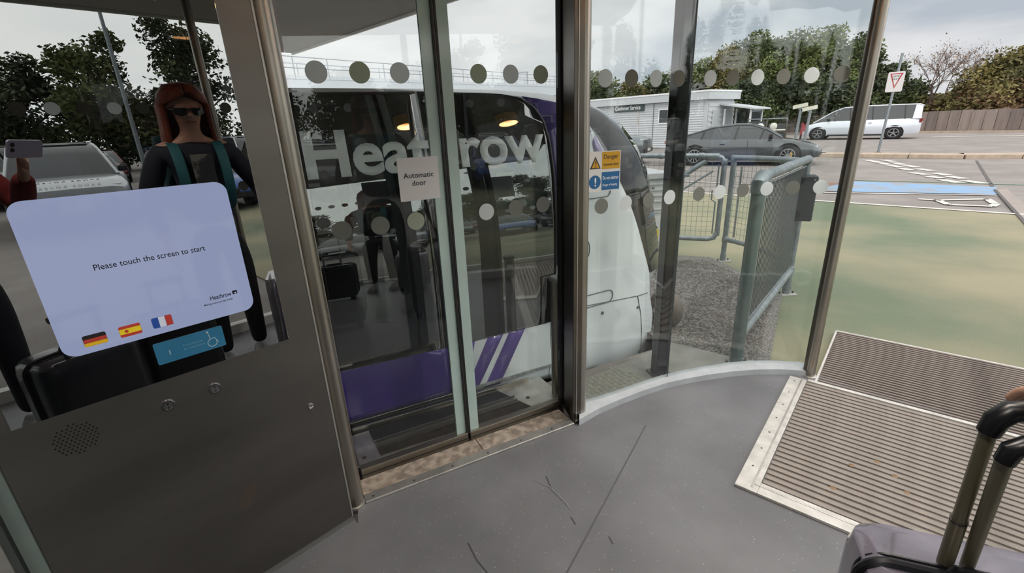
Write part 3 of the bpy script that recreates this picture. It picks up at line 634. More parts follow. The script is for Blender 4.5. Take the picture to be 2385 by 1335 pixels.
# outline of the whole side (hull edge): roof line, windscreen edge, nose, bottom
HULL_TOP = [(-1.55, (-0.013,1.571)[1])] if False else []
BTOP = [(-0.014,1.569), (0.609,1.561), (0.944,1.552), (1.188,1.527), (1.334,1.494)]
BWS = [(1.437,1.445), (1.508,1.389), (1.553,1.318), (1.610,1.224), (1.706,1.054), (1.789,0.903), (1.874,0.709), (1.989,0.433)]
NOSE = [(2.007,0.282), (2.051,0.108), (2.051,-0.026), (2.022,-0.121), (2.007,-0.214)]
BOT = [(1.438,-0.149), (1.154,-0.087), (0.558,-0.021), (0.003,-0.009)]
ZT = BTOP[0][1]
hull = [(-1.45, .30), (-1.40, .9), (-1.15, 1.35), (-.75, ZT-.02)]+BTOP+BWS+NOSE+BOT+[(-1.35, BOT[-1][1]+.02)]
hull = [(u, max(z, -.21)) for u, z in hull]
side('side_shell', hull, 0, PWHITE); side('side_shell', hull, 0, PWHITE, far=True)
# roof, windscreen, nose between the two sides
SIL = [(0.001,1.603), (0.693,1.596), (1.066,1.588), (1.342,1.570), (1.508,1.542)]
SWS = [(1.594,1.519), (1.703,1.488), (1.795,1.441), (1.896,1.370), (2.014,1.242), (2.101,1.079), (2.172,0.860), (2.275,0.428)]
def band(name, edge, crest, m, ins=.25, bul=.05, smooth=True):
    rg = []
    for (u, z), (cu, cz) in zip(edge, crest):
        v0 = sv(u, z); vs = [v0-.001, v0+ins*.35, v0+ins, PW/2, PW-v0-ins, PW-v0-ins*.35, PW-v0+.001]
        f = [0, .62, 1, 1, 1, .62, 0]
        rg.append([(u+(cu-u)*k+(bul if i == 3 else 0)*(cu-u)*2, v, z+(cz-z)*k+(bul*.3 if i == 3 else 0)) for i, (k, v) in enumerate(zip(f, vs))])
    return MB().rings(rg, closed=False, caps=False).build(name, m, pod, smooth=True)
rear_e = [(-1.45, .30), (-1.40, .9), (-1.15, 1.35), (-.75, ZT-.02)]; rear_c = [(-1.62, .30), (-1.58, .95), (-1.22, 1.46), (-.75, ZT+.03)]
band('roof', [rear_e[-1]]+BTOP, [rear_c[-1]]+SIL, PWHITE)
band('rear_screen', rear_e, rear_c, PODGLASS)
band('windscreen', [BTOP[-1]]+BWS, [SIL[-1]]+SWS, WSGLASS, .22)
NCR = [(u+.10, z) for u, z in NOSE]
band('front_bumper', [BWS[-1]]+NOSE, [SWS[-1]]+[(NOSE[0][0]+.09, NOSE[0][1]), (NOSE[1][0]+.12, NOSE[1][1]), (NOSE[2][0]+.11, NOSE[2][1]), (NOSE[3][0]+.07, NOSE[3][1]), (NOSE[4][0]+.0, NOSE[4][1])], PWHITE, .3)
MB().box(-1.3, 1.9, .1, PW-.1, -.18, -.12).build('underbody', BLACK, pod)
band('windscreen_wiper_seam', [BWS[-2], BWS[-1]], [(SWS[-2][0]+.004, SWS[-2][1]), (SWS[-1][0]+.004, SWS[-1][1])], BLACKP, .22) if False else None
# dark glazed door panels
GT = [(0.840,1.557), (0.968,1.550), (1.074,1.530), (1.149,1.487), (1.198,1.412), (1.218,1.307), (1.224,1.152), (1.217,0.970), (1.201,0.582), (1.174,0.294)]
gb = (0.549,0.300); gl0 = (-0.013,0.318); jx = (0.542,0.302)[0]
side('door_glass', [(jx+.006, gb[1]-.005), (jx+.006, ZT-.004)]+GT, .004, PODGLASS)
side('door_glass', [(-.62, gl0[1]+.004), (-.62, ZT-.004), (jx-.006, ZT-.004), (jx-.006, gb[1]-.003)], .004, PODGLASS)
gf = side('glass_frame', [(p[0]+.016, p[1]) for p in GT]+[(p[0], p[1]) for p in reversed(GT)], .005, BLACKP)
# coloured panels
side('purple_panel', [(-0.014,0.312), (0.539,0.295), (0.544,0.006), (-0.013,0.021)] + [(-.62, (-0.013,0.021)[1]), (-.62, gl0[1])], .003, PPUR)
side('purple_panel', [(0.551,0.299), (0.692,0.294), (0.621,0.015), (0.555,0.017)], .003, PPUR2)
side('stripe', [(0.767,0.293), (0.846,0.292), (0.652,0.014), (0.627,0.016)] if False else [(0.772,0.300), (0.865,0.295), (0.688,-0.007), (0.615,-0.000)], .003, PPUR2)
side('stripe', [(0.902,0.294), (1.002,0.294), (0.829,-0.017), (0.731,-0.012)], .003, PPUR2)
side('purple_pillar', [(1.101,1.538), (1.335,1.501), (1.278,1.091), (1.233,1.061), (1.232,1.151), (1.226,1.307), (1.206,1.412), (1.157,1.487)], .003, PPUR)
side('purple_pillar', [(1.335,1.501), (1.434,1.432), (1.511,1.292), (1.386,1.093), (1.278,1.091)], .0025, PPUR)
side('lilac_patch', [(1.503,1.362), (1.545,1.309), (1.629,1.156), (1.537,1.151)], .004, PLIL)
side('white_slash', [(1.505,1.373), (1.536,1.333), (1.468,1.203), (1.376,1.140)], .004, PWHITE)
side('purple_chip', [(1.371,1.090), (1.504,1.082), (1.386,0.903), (1.356,0.907)], .003, PPUR2)
for a, b in (((1294, 478), (1308, 470)), ((1294, 560), (1306, 552)), ((1294, 620), (1306, 570))): pass
side('purple_chip', [(1.233,1.061), (1.273,1.066), (1.269,0.988), (1.228,0.974)], .0032, PPUR2); side('purple_chip', [(1.227,0.955), (1.267,0.965), (1.247,0.825), (1.216,0.756)], .0032, PPUR2); side('purple_chip', [(1.213,0.756), (1.245,0.764), (1.237,0.627), (1.208,0.642)], .0032, PPUR2)
def seam(name, pts, r=.0028, closed=False, m=SEAM, off=.004): return MB().tube([(u, sv(u, z)-off, z) for u, z in pts], r, 6, closed=closed).build(name, m, pod)
def slot(x0, x1, y0a, y0b, y1a, y1b): pass
def rounded(pts_uz, name):
    (u0, z0), (u1, z1) = pts_uz; r = min(abs(u1-u0), abs(z1-z0))*.48; return seam(name, rrect(u0, u1, z0, z1, r, 6), closed=True)
def bxs(a, b): return ((a[0], b[1]), (b[0], a[1]))
rounded(bxs(((1.465,1.062)[0]-.16, (1.554,1.059)[1]), (1.621,0.983)), 'upper_recess'); rounded(bxs(((1.450,0.755)[0]-.12, (1.450,0.765)[1]), (1.451,0.625)), 'side_recess'); rounded(bxs(((1.455,0.424)[0]-.16, (1.551,0.403)[1]), (1.647,0.323)), 'lower_recess')
seam('bumper_seam', [(1.228,0.342), (1.424,0.339), (1.662,0.319), (1.880,0.298), (1.979,0.295)], off=.002)
seam('bumper_seam', [(1.880,0.295), (1.920,0.161), (1.942,0.026), (1.965,-0.176)], off=.002)
seam('door_edge_seam', [(1.177,0.288), (1.163,-0.083)], off=.002); seam('belt_seam', [(1.228,0.969), (1.376,0.976)], off=.003)
for x, y in ((1403, 729), (1486, 716), (1489, 818)):
    u, z = {1403: (1.566,0.258), 1486: (1.886,0.214), 1489: (1.948,-0.141)}[x]; MB().lathe([(0, -.004), (.010, -.004), (.011, 0)], (u, sv(u, z), z), 14, 'y').build('fixing', SEAM, pod)
MB().box(jx-.006, jx+.010, -.006, .01, .02, ZT-.3).build('door_seal', BLACKP, pod)
a, b = (0.004,-0.004), (0.554,-0.005)
MB().box(-.62, b[0], -.012, .02, .0, .018).build('sill_strip', STEEL, pod, bevel=.003)
MB().box(b[0], 1.22, -.006, .02, .0, .015).build('sill_strip', mat('scuffed_sill', rgb(150, 152, 150), .5, var=.35, vscale=30), pod)
for u_ in (-1.0, 1.55):
    for v_ in (.16, PW-.16):
        w_ = MB().lathe([(.0, -.07), (.12, -.075), (.165, -.06), (.175, 0), (.165, .06), (.12, .075), (0, .07)], (u_, v_, -.125), 28, 'y').build('wheel', BLACK, pod, smooth=True)
        MB().lathe([(0, -.074), (.10, -.078), (.11, -.07)], (u_, v_, -.125), 20, 'y').build('hub', ALU, w_)
# round guide buffer low at the nose
MB().lathe([(0, -.05), (.12, -.05), (.135, -.03), (.135, .03), (.12, .05), (0, .05)], (2.23, .14, .10), 28, 'x').build('nose_buffer', mat('buffer_grey', rgb(104, 98, 92), .8, var=.15), pod, smooth=True)
MB().tube([(1.85, .14, .1), (2.19, .14, .1)], .03, 12).build('buffer_arm', STEELD, pod)
# Heathrow lettering on the glass
def pod_text(s, u0, u1, z0, cap, m, bold):
    me = text_mesh(s, 1.0, bold, 'LEFT', 0, 1.0, None, 0, 4)
    xs = [v.co.x for v in me.vertices]; ys = [v.co.y for v in me.vertices]; x0, x1 = min(xs), max(xs); ky = cap/max(ys)
    for v in me.vertices: v.co = ((v.co.x-x0)/(x1-x0)*(u1-u0)+u0, 0, v.co.y*ky+z0)
    bm = bmesh.new(); bm.from_mesh(me); bmesh.ops.remove_doubles(bm, verts=bm.verts, dist=1e-5); cutbm(bm, .03); drape(bm, .0062); bm.to_mesh(me); bm.free(); me.materials.clear(); me.materials.append(m)
    o = link('name_lettering', me, pod); s_ = o.modifiers.new('thick', 'SOLIDIFY'); s_.thickness = .0008; s_.offset = 0; return o
pod_text('Heathrow', (0.006,1.420)[0], (1.191,1.352)[0], (0.352,1.219)[1], .190, mat('pod_lettering', rgb(230, 236, 236), .4), .028)
# interior hints: bench seats seen faintly behind the tinted glass are hidden by the dark film
# ------------------------------------------------------------ galvanised pipe railings outside
def gpt(x, y, z): return (x, y, gz(x, y)+z)
RA, RB, RC, RD_ = (1.335, 2.47), (2.31, 3.63), (2.24, 4.82), (.95, 5.35)
PR = .0245
def clamp(par, p, d, l=.07):
    p, d = Vector(p), Vector(d).normalized(); MB().tube([p-d*l/2, p-d*l*.3, p+d*l*.3, p+d*l/2], [PR+.002, PR+.008, PR+.008, PR+.002], 14).build('clamp', GALV, par, smooth=True)
def foot(par, x, y):
    z = gz(x, y)-.02
    MB().box(x-.075, x+.075, y-.045, y+.045, z, z+.010).build('foot_plate', mat('foot_plate_pale', rgb(168, 168, 164), .6), par, bevel=.003)
    MB().tube([(x, y, z+.01), (x, y, z+.075)], PR+.008, 14).build('foot_socket', GALV, par, smooth=True)
    for s_ in (-1, 1): MB().lathe([(0, .018), (.010, .018), (.010, .0)], (x+s_*.055, y, z+.008), 6).build('bolt', STEELD, par)
WIRE = mat('mesh_wire', rgb(120, 126, 126), .5, .4)
def wires(par, p, q, z0, z1, pitch, hp, r=.0019, sag=0):
    m_ = MB(); p, q = Vector(p), Vector(q); L_ = (q-p).length; n = int(L_/pitch)
    for i in range(1, n): a = p.lerp(q, i/n); m_.tube([(a.x, a.y, a.z+z0), (a.x, a.y, a.z+z1)], r, 4, caps=False)
    if hp:
        k = int((z1-z0)/hp)
        for i in range(1, k): m_.tube([p+Vector((0, 0, z0+(z1-z0)*i/k)), q+Vector((0, 0, z0+(z1-z0)*i/k))], r, 4, caps=False)
    tag(m_.build('wire_mesh', WIRE, par, recalc=False), kind='stuff')
# nearest panel, from the concrete slab out to the post with the black box
ra = thing('pipe_railing', 'galvanised pipe railing panel with close vertical wires nearest the curved glass', 'railing', (0, 0, 0))
A, B = Vector(gpt(*RA, 0)), Vector(gpt(*RB, 0)); AB = (B-A).normalized()
def zz(v, z): return Vector((v.x, v.y, v.z+z))
HT = 1.085
MB().tube([zz(A, -.02), zz(A, 1.00), zz(A, 1.06)+AB*.015, zz(A, HT)+AB*.07], .036, 16).build('end_post', mat('grey_green_pipe', rgb(104, 118, 118), .4, .4, var=.1), ra, smooth=True)
MB().tube([zz(A, 1.005), zz(A, 1.055), zz(A, HT)+AB*.045, zz(A, HT)+AB*.11], [.041, .043, .040, .036], 16).build('elbow', GALV, ra, smooth=True)
MB().tube([zz(A, HT)+AB*.09, zz(B, HT)], .029, 16).build('top_rail', GALV, ra, smooth=True)
MB().tube([zz(B, 0), zz(B, HT)], .027, 16).build('post', GALV, ra, smooth=True); clamp(ra, zz(B, HT-.01), AB, .09); clamp(ra, zz(B, .20), (0, 0, 1)); clamp(ra, zz(A, .20), (0, 0, 1), .1)
MB().tube([zz(A, .17), zz(B, .19)], .030, 16).build('bottom_rail', GALV, ra, smooth=True)
clamp(ra, zz(A, .18)+AB*.9, AB, .05); clamp(ra, zz(A, HT)+AB*.75, AB, .05)
foot(ra, *RA); foot(ra, *RB)
wires(ra, A+AB*.06, B-AB*.05, .21, 1.03, .040, 0, .0036)
MB().tube([zz(A, 1.035)+AB*.1, zz(B, 1.035)], .006, 6).build('wire_frame', GALV, ra); MB().tube([zz(A, .215)+AB*.06, zz(B, .225)], .006, 6).build('wire_frame', GALV, ra)
# middle panel bending round to the gate posts
rb = thing('pipe_railing', 'galvanised mesh railing panel curving from the black box to the gate posts', 'railing', (0, 0, 0))
C_ = Vector(gpt(2.30, 4.80, 0)); mid = Vector(gpt(2.52, 4.30, 0))
def bez(t): return B*(1-t)**2+mid*2*t*(1-t)+C_*t*t
pb = [bez(k/10) for k in range(11)]
MB().tube([zz(q, HT-.02) for q in pb], .026, 14).build('top_rail', GALV, rb, smooth=True); MB().tube([zz(q, .22) for q in pb], .024, 14).build('bottom_rail', GALV, rb, smooth=True)
MB().tube([zz(C_, 0), zz(C_, HT-.02)], .027, 14).build('post', GALV, rb, smooth=True); clamp(rb, zz(C_, .22), (0, 0, 1)); clamp(rb, zz(C_, HT-.03), (0, 0, 1)); foot(rb, C_.x, C_.y)
for k in range(10):
    m_ = MB()
for q0, q1 in ((pb[0], pb[5]), (pb[5], pb[10])): wires(rb, q0, q1, .25, 1.0, .055, .055, .0016)
MB().tube([zz(pb[9], .26), zz(pb[9], .98)], .009, 8).build('mesh_upright', GALV, rb)
# gate panel to the left, with its brace and latch
rc = thing('pipe_gate', 'galvanised mesh gate panel with a diagonal brace between the posts and the cabinet', 'gate', (0, 0, 0))
C2 = C_+Vector((-.085, .02, 0)); D_ = Vector(gpt(.55, 5.30, 0)); CD = (D_-C2).normalized()
MB().tube([zz(C2, .26), zz(C2, HT-.06), zz(C2, HT-.02)+CD*.03, zz(C2, HT)+CD*.09], .026, 14).build('hanging_post', GALV, rc, smooth=True)
MB().tube([zz(C2, HT)+CD*.06, zz(D_, HT)], .026, 14).build('top_rail', GALV, rc, smooth=True)
MB().tube([zz(C2, .30), zz(C2, .235)+CD*.03, zz(C2, .22)+CD*.09, zz(D_, .22)], .026, 14).build('bottom_rail', GALV, rc, smooth=True)
MB().tube([zz(D_, 0), zz(D_, HT)], .026, 14).build('post', GALV, rc, smooth=True); foot(rc, D_.x, D_.y)
MB().tube([zz(C2, HT-.05)+CD*.18, zz(C2, .55)+CD*.85], .026, 14).build('brace', GALV, rc, smooth=True)
MB().tube([zz(C2, HT-.15)+CD*.10, zz(C2, .45)+CD*.80], .010, 8).build('brace_rod', GALV, rc, smooth=True)
for k in (.3, .6):
    q = zz(C2, HT-.05)+CD*.18; q = q.lerp(zz(C2, .55)+CD*.85, k); MB().obox(q, CD*.05, Vector((0, 0, 1)).cross(CD)*.035, (.0, 0, .014)).build('brace_bracket', GALV, rc, bevel=.003)
clamp(rc, zz(C2, HT)+CD*.22, CD, .06); clamp(rc, zz(C2, HT)+CD*.62, CD, .05); clamp(rc, zz(C2, HT-.06), (0, 0, 1), .06)
MB().tube([zz(C2, .28)+CD*.05, zz(C2, .62)+CD*.05, zz(C2, .64)+CD*.09, zz(C2, .74)+CD*.09], .008, 8).build('latch_rod', GALV, rc)
MB().tube([zz(C2, .76)+CD*.05, zz(C2, 1.0)+CD*.05], .008, 8).build('mesh_upright', GALV, rc)
wires(rc, C2+CD*.06, D_, .25, 1.04, .052, .052, .0017)
# black reader box clamped to the railing post
bxr = thing('reader_box', 'black plastic box clamped to the railing post', 'box', (B.x, B.y, B.z), -24)
MB().box(-.125, .065, -.17, -.035, .635, .975).build('housing', mat('reader_black', rgb(44, 50, 54), .4), bxr, bevel=.012)
MB().box(-.09, -.02, -.173, -.169, .66, .72).build('label_plate', BLACKP, bxr); MB().box(-.03, .03, -.035, .04, .84, .90).build('bracket', GALV, bxr)
MB().lathe([(0, -.175), (.008, -.175), (.008, -.165)], (.04, 0, .95), 10, 'y').build('screw', GALV, bxr)
# electrical cabinet
cbp = Vector(gpt(1.20, 4.62, 0))
cb = thing('electrical_cabinet', 'pale grey louvred electrical cabinet with a yellow Danger sign behind the pod', 'cabinet', (cbp.x, cbp.y, cbp.z-.02), 12)
CG = mat('cabinet_grey', rgb(184, 187, 188), .5, .1, var=.04)
MB().box(-.30, .30, -.18, .22, 0, .90).build('body', CG, cb, bevel=.008)
MB().box(-.33, .33, -.21, .25, .90, .965).build('lid', CG, cb, bevel=.012)
for z in (.60, .68, .735, .79, .845, .20, .24, .28): MB().box(-.305, .305, -.192, -.175, z, z+.018).build('louvre', CG, cb, bevel=.004)
MB().box(-.30, .30, -.186, -.179, .57, .60).build('door_ledge', CG, cb, bevel=.004)
MB().box(.06, .066, -.184, -.178, .60, .68).build('door_gap', SEAM, cb); MB().box(.015, .035, -.190, -.180, .635, .66).build('keyhole', BLACKP, cb); MB().lathe([(0, -.2), (.01, -.2), (.012, -.185)], (.16, 0, .82), 12, 'y').build('lock', GALV, cb)
cs = MB().box(.055, .255, -.186, -.181, .305, .545).build('danger_label', SW, cb)
MB().prism([(.075, .42), (.235, .42), (.155, .53)], -.1885, -.186).build('triangle_edge', DARKP, cs); MB().prism([(.097, .43), (.213, .43), (.155, .513)], -.1895, -.188).build('triangle', mat('label_yellow', rgb(222, 196, 48), .5), cs)
MB().prism([(.160, .505), (.142, .468), (.153, .468), (.148, .436), (.170, .478), (.158, .478)], -.191, -.1895).build('bolt_symbol', DARKP, cs)
MB().box(.065, .245, -.1885, -.186, .315, .41).build('label_panel', MATS['label_yellow'], cs)
text('label_lettering', 'Danger', .048, DARKP, cs, .072, -.190, .366, .006); text('label_lettering', '415 Volts', .030, DARKP, cs, .085, -.190, .328, .006)

# ------------------------------------------------------------ vehicles
TYRE = mat('tyre', rgb(28, 28, 29), .8); RIM = mat('alloy', rgb(150, 152, 155), .3, .9); RIMD = mat('dark_alloy', rgb(62, 62, 64), .35, .8); LAMP = mat('head_lamp', rgb(206, 212, 216), .12, .2, coat=.8); TAIL = mat('tail_lamp', rgb(120, 24, 24), .2, coat=.6)
PLATE = mat('plate_white', rgb(214, 214, 206), .5); ARCH = mat('arch_black', rgb(18, 18, 19), .9); TRIMB = mat('trim_black', rgb(26, 27, 28), .4)
SPEC = dict(
 coupe=dict(l=5.05, w=1.94, wb=2.98, f=.98, R=.345, low=[(-2.52,.55,.42),(-2.45,.98,.30),(-1.9,1.00,.22),(-.9,.93,.20),(.6,.92,.20),(1.2,.90,.22),(1.75,.82,.24),(2.25,.70,.26),(2.48,.58,.30),(2.53,.48,.40)], gh=[(-2.05,.97),(-1.55,1.14),(-.9,1.34),(-.1,1.42),(.35,1.40),(.85,1.22),(1.32,.93)], rf=(1,4), pil=[-1.15,-.05,.75]),
 van=dict(l=5.4, w=1.95, wb=3.43, f=.92, R=.36, low=[(-2.70,1.0,.45),(-2.66,1.15,.30),(-2.2,1.16,.25),(-.5,1.14,.24),(1.2,1.12,.24),(1.75,1.08,.26),(2.25,.94,.28),(2.55,.80,.32),(2.68,.55,.40)], gh=[(-2.64,1.84),(-2.50,1.93),(-1.5,1.95),(0,1.95),(.75,1.90),(1.25,1.66),(2.10,1.02)], rf=(1,4), pil=[-1.9,-.55,.45,1.15]),
 suv=dict(l=4.95, w=2.0, wb=2.95, f=.90, R=.38, low=[(-2.46,.80,.50),(-2.40,1.10,.40),(-1.9,1.14,.34),(-.5,1.12,.32),(.7,1.12,.32),(1.1,1.12,.34),(1.6,1.10,.36),(2.2,1.04,.38),(2.42,.92,.42),(2.47,.60,.50)], gh=[(-2.35,1.15),(-2.05,1.68),(-1.2,1.80),(-.1,1.82),(.35,1.78),(.75,1.55),(1.20,1.10)], rf=(1,4), pil=[-1.55,-.45,.55]),
 hatch=dict(l=4.2, w=1.78, wb=2.58, f=.85, R=.31, low=[(-2.08,.62,.42),(-2.04,.92,.32),(-1.5,.96,.26),(-.4,.93,.24),(.7,.92,.24),(1.1,.90,.26),(1.6,.82,.28),(1.95,.70,.30),(2.10,.52,.38)], gh=[(-2.00,.95),(-1.75,1.36),(-1.0,1.46),(-.1,1.48),(.25,1.44),(.70,1.22),(1.20,.90)], rf=(1,4), pil=[-1.2,-.25,.55]),
)
PROTO = {}
def make_car(kind, rimm=RIM):
    S_ = SPEC[kind]; l, w, R, wb, f = S_['l'], S_['w'], S_['R'], S_['wb'], S_['f']; hw = w/2
    root = bpy.data.objects.new('car', None); COL.objects.link(root)
    def paint(k): return mat('car_paint_base', rgb(120, 120, 122), .25, .3, coat=.8)
    rg = []
    for i, (x, zt, zb) in enumerate(S_['low']):
        e_ = 1-min(1, (l/2-abs(x))/.55); k = hw*(1-.16*max(0, e_)**2)
        rg.append([(x, 0, zt+.02), (x, k*.72, zt+.012), (x, k*.93, zt-.015), (x, k*.99, zt-.09), (x, k, (zt+zb)/2), (x, k*.985, zb+.10), (x, k*.93, zb+.0), (x, 0, zb),
                   (x, -k*.93, zb), (x, -k*.985, zb+.10), (x, -k, (zt+zb)/2), (x, -k*.99, zt-.09), (x, -k*.93, zt-.015), (x, -k*.72, zt+.012)])
    body = MB().rings(rg).build('body', paint(kind), root, smooth=True)
    def belt(x):
        L_ = S_['low']
        for a, b in zip(L_, L_[1:]):
            if a[0] <= x <= b[0]: return a[1]+(b[1]-a[1])*(x-a[0])/(b[0]-a[0])
        return L_[-1][1]
    g = []; edge = []; zmax = max(z for _, z in S_['gh'])
    for x, z in S_['gh']:
        zb = belt(x)-.02; z = max(z, zb+.02); fr = (z-zb)/(zmax-zb+1e-6); b0 = hw*.93; t0 = hw*(.93-.22*fr)
        g.append([(x, -b0, zb), (x, -t0, z-.03*fr), (x, -t0*.8, z), (x, t0*.8, z), (x, t0, z-.03*fr), (x, b0, zb)]); edge.append((x, t0, z-.03*fr, b0, zb))
    MB().rings(g, closed=True).build('windows', CARGLASS, root, smooth=True)
    a, b = S_['rf']; rr = []
    for (x, t0, z, b0, zb), gg in list(zip(edge, g))[a:b+1]: rr.append([(x, -t0-.006, z-.035), (x, -t0*.8, gg[2][2]+.012), (x, t0*.8, gg[2][2]+.012), (x, t0+.006, z-.035)])
    MB().rings(rr, closed=False, caps=False).build('roof', paint(kind), root, smooth=True)
    for s_ in (-1, 1):
        MB().tube([(x, s_*(t0+.002), z) for x, t0, z, b0, zb in edge], .030, 8).build('roof_rail', paint(kind), root, smooth=True)
        for px_ in S_['pil']:
            for (e0, e1) in zip(edge, edge[1:]):
                if e0[0] <= px_ <= e1[0]:
                    t_ = (px_-e0[0])/(e1[0]-e0[0]); q = [e0[i]+(e1[i]-e0[i])*t_ for i in range(5)]
                    MB().bar((px_-.10, s_*(q[3]+.004), q[4]), (px_, s_*(q[1]+.004), q[2]), .02, .06, (1, 0, 0)).build('door_pillar', TRIMB, root)
        MB().obox((S_['gh'][-2][0]+.12, s_*(hw+.07), belt(S_['gh'][-2][0])+.10), (.06, 0, 0), (0, .09, 0), (0, 0, .065)).build('wing_mirror', TRIMB, root, bevel=.03)
        x = l/2-.16; MB().obox((x-.10, s_*hw*.70, belt(x-.15)-.10), (.14, s_*-.05, -.02), (0, .15, 0), (0, 0, .055)).build('head_lamp', LAMP, root, bevel=.02)
        x = -l/2+.05; MB().obox((x, s_*hw*.80, belt(x+.1)-.13), (.06, 0, 0), (0, .10, 0), (0, 0, .11 if kind in ('van', 'suv') else .06)).build('tail_lamp', TAIL, root, bevel=.02)
        MB().box(-l*.12, -l*.12+.16, s_*hw-.006 if s_ > 0 else -hw-.014, s_*hw+.014 if s_ > 0 else -hw+.006, belt(0)-.19, belt(0)-.165).build('door_handle', TRIMB, root)
        MB().box(-wb*.38, wb*.38, (hw-.05)*s_-.03, (hw-.05)*s_+.055, S_['low'][3][2]-.02, S_['low'][3][2]+.07).build('side_skirt', TRIMB, root)
        MB().box(l*.055, l*.055+.012, s_*hw-.004, s_*hw+.004, S_['low'][4][2]+.1, belt(0)-.05).build('door_gap', TRIMB, root)
        for x in (l/2-f, l/2-f-wb):
            MB().lathe([(0, 0), (R*1.17, 0), (R*1.17, .02), (0, .02)], (x, s_*(hw-.012)-.01, R*1.03), 30, 'y').build('wheel_arch', ARCH, root)
            wh = MB().lathe([(R*.66, -.11), (R*.92, -.115), (R, -.085), (R, .085), (R*.92, .115), (R*.66, .11)], (x, s_*(hw-.075), R), 30, 'y').build('tyre', TYRE, root, smooth=True)
            yo = s_*(hw-.075+.085)
            MB().lathe([(0, 0), (R*.66, 0), (R*.67, s_*.028), (R*.62, s_*.030), (R*.60, s_*.004), (0, s_*.004)], (x, yo, R), 30, 'y').build('rim', ARCH, wh, smooth=True)
            for k in range(5 if kind != 'coupe' else 10):
                an_ = 2*pi*k/(5 if kind != 'coupe' else 10)+.3; MB().bar((x+.03*cos(an_), yo+s_*.012, R+.03*sin(an_)), (x+R*.64*cos(an_), yo+s_*.020, R+R*.64*sin(an_)), .05 if kind != 'coupe' else .025, .02, (0, 1, 0)).build('spoke', rimm, wh)
            MB().lathe([(0, s_*.024), (.05, s_*.024), (.06, 0)], (x, yo, R), 14, 'y').build('hub', rimm, wh)
            MB().lathe([(R*.60, s_*.020), (R*.67, s_*.032), (R*.62, s_*.034)], (x, yo, R), 30, 'y').build('rim_lip', rimm, wh)
    if kind == 'van':
        for s_ in (-1, 1):
            e0, e1 = edge[0], edge[1]; MB().add([(e0[0]-.012, s_*(e0[3]+.012), e0[4]), (-2.30, s_*(e1[3]+.012), e1[4]), (-2.34, s_*(e1[1]+.012), e1[2]+.01), (e0[0]+.02, s_*(e0[1]+.012), e0[2]+.01), (e0[0]-.012, s_*(e0[3]-.06), e0[4]), (-2.30, s_*(e1[3]-.06), e1[4]), (-2.34, s_*(e1[1]-.06), e1[2]+.01), (e0[0]+.02, s_*(e0[1]-.06), e0[2]+.01)], [(0,1,2,3),(7,6,5,4),(0,4,5,1),(1,5,6,2),(2,6,7,3),(3,7,4,0)]).build('rear_pillar', paint(kind), root)
    x = l/2; MB().obox((x-.02, 0, S_['low'][-1][1]-.04), (.03, 0, 0), (0, hw*.42, 0), (0, 0, .09)).build('grille', TRIMB, root, bevel=.02)
    MB().obox((x-.03, 0, S_['low'][-1][2]+.02), (.04, 0, 0), (0, hw*.72, 0), (0, 0, .07)).build('lower_intake', TRIMB, root, bevel=.02)
    MB().obox((x+.012, 0, S_['low'][-1][2]+.06), (.006, 0, 0), (0, .26, 0), (0, 0, .055)).build('number_plate', PLATE, root)
    MB().obox((-x-.002, 0, belt(-x+.1)-.24), (.006, 0, 0), (0, .26, 0), (0, 0, .055)).build('number_plate', PLATE, root)
    return root
def car(kind, label, loc, ang, col, metal=.3, rimm=None, scale=1, group=None, name=None, rough=.28):
    key = (kind, rimm)
    if key not in PROTO: PROTO[key] = make_car(kind, rimm or RIM); root = PROTO[key]
    else: root = copy_tree(PROTO[key])
    root.name = name or {'van': 'van', 'coupe': 'sports_saloon', 'suv': 'suv', 'hatch': 'hatchback'}[kind]
    root.location = loc; root.rotation_euler = (0, 0, radians(ang)); root.scale = (scale, scale, scale) if not isinstance(scale, tuple) else scale
    tag(root, label, 'van' if kind == 'van' else 'car', group)
    if group is None and 'group' in root: del root['group']
    pm = mat('paint_%d_%d_%d' % col, rgb(*col), rough, metal, coat=.8)
    for ch in root.children:
        if ch.name.split('.')[0] in ('body', 'roof', 'roof_rail', 'rear_pillar'):
            ch.material_slots[0].link = 'OBJECT'; ch.material_slots[0].material = pm
    return root
pa = car('coupe', 'dark grey low sports saloon with gold brake calipers passing behind the railings', (8.62, 17.70, -.305), -28.4, (64, 68, 72), .4, RIM)
GOLD = mat('gold_caliper', rgb(196, 150, 60), .4)
for ch in list(pa.children):
    if ch.name.startswith('tyre'):
        c0 = sum((v.co for v in ch.data.vertices), Vector())/len(ch.data.vertices); s_ = 1 if c0.y > 0 else -1
        MB().obox((c0.x+.10, c0.y+s_*.094, c0.z+.02), (.035, 0, 0), (0, .006, 0), (0, 0, .09)).build('brake_caliper', GOLD, ch)
va = car('van', 'white people carrier van with dark rear windows parked by the timber fence', (22.25, 30.50, -.305), 138.3, (206, 212, 220), .1, None, (1.12, 1.04, 1.0))
cr2 = car('suv', 'dark car with pale windscreen half hidden behind the pod nose', (3.55, 20.45, -.305), -28.4, (88, 96, 98), .5)
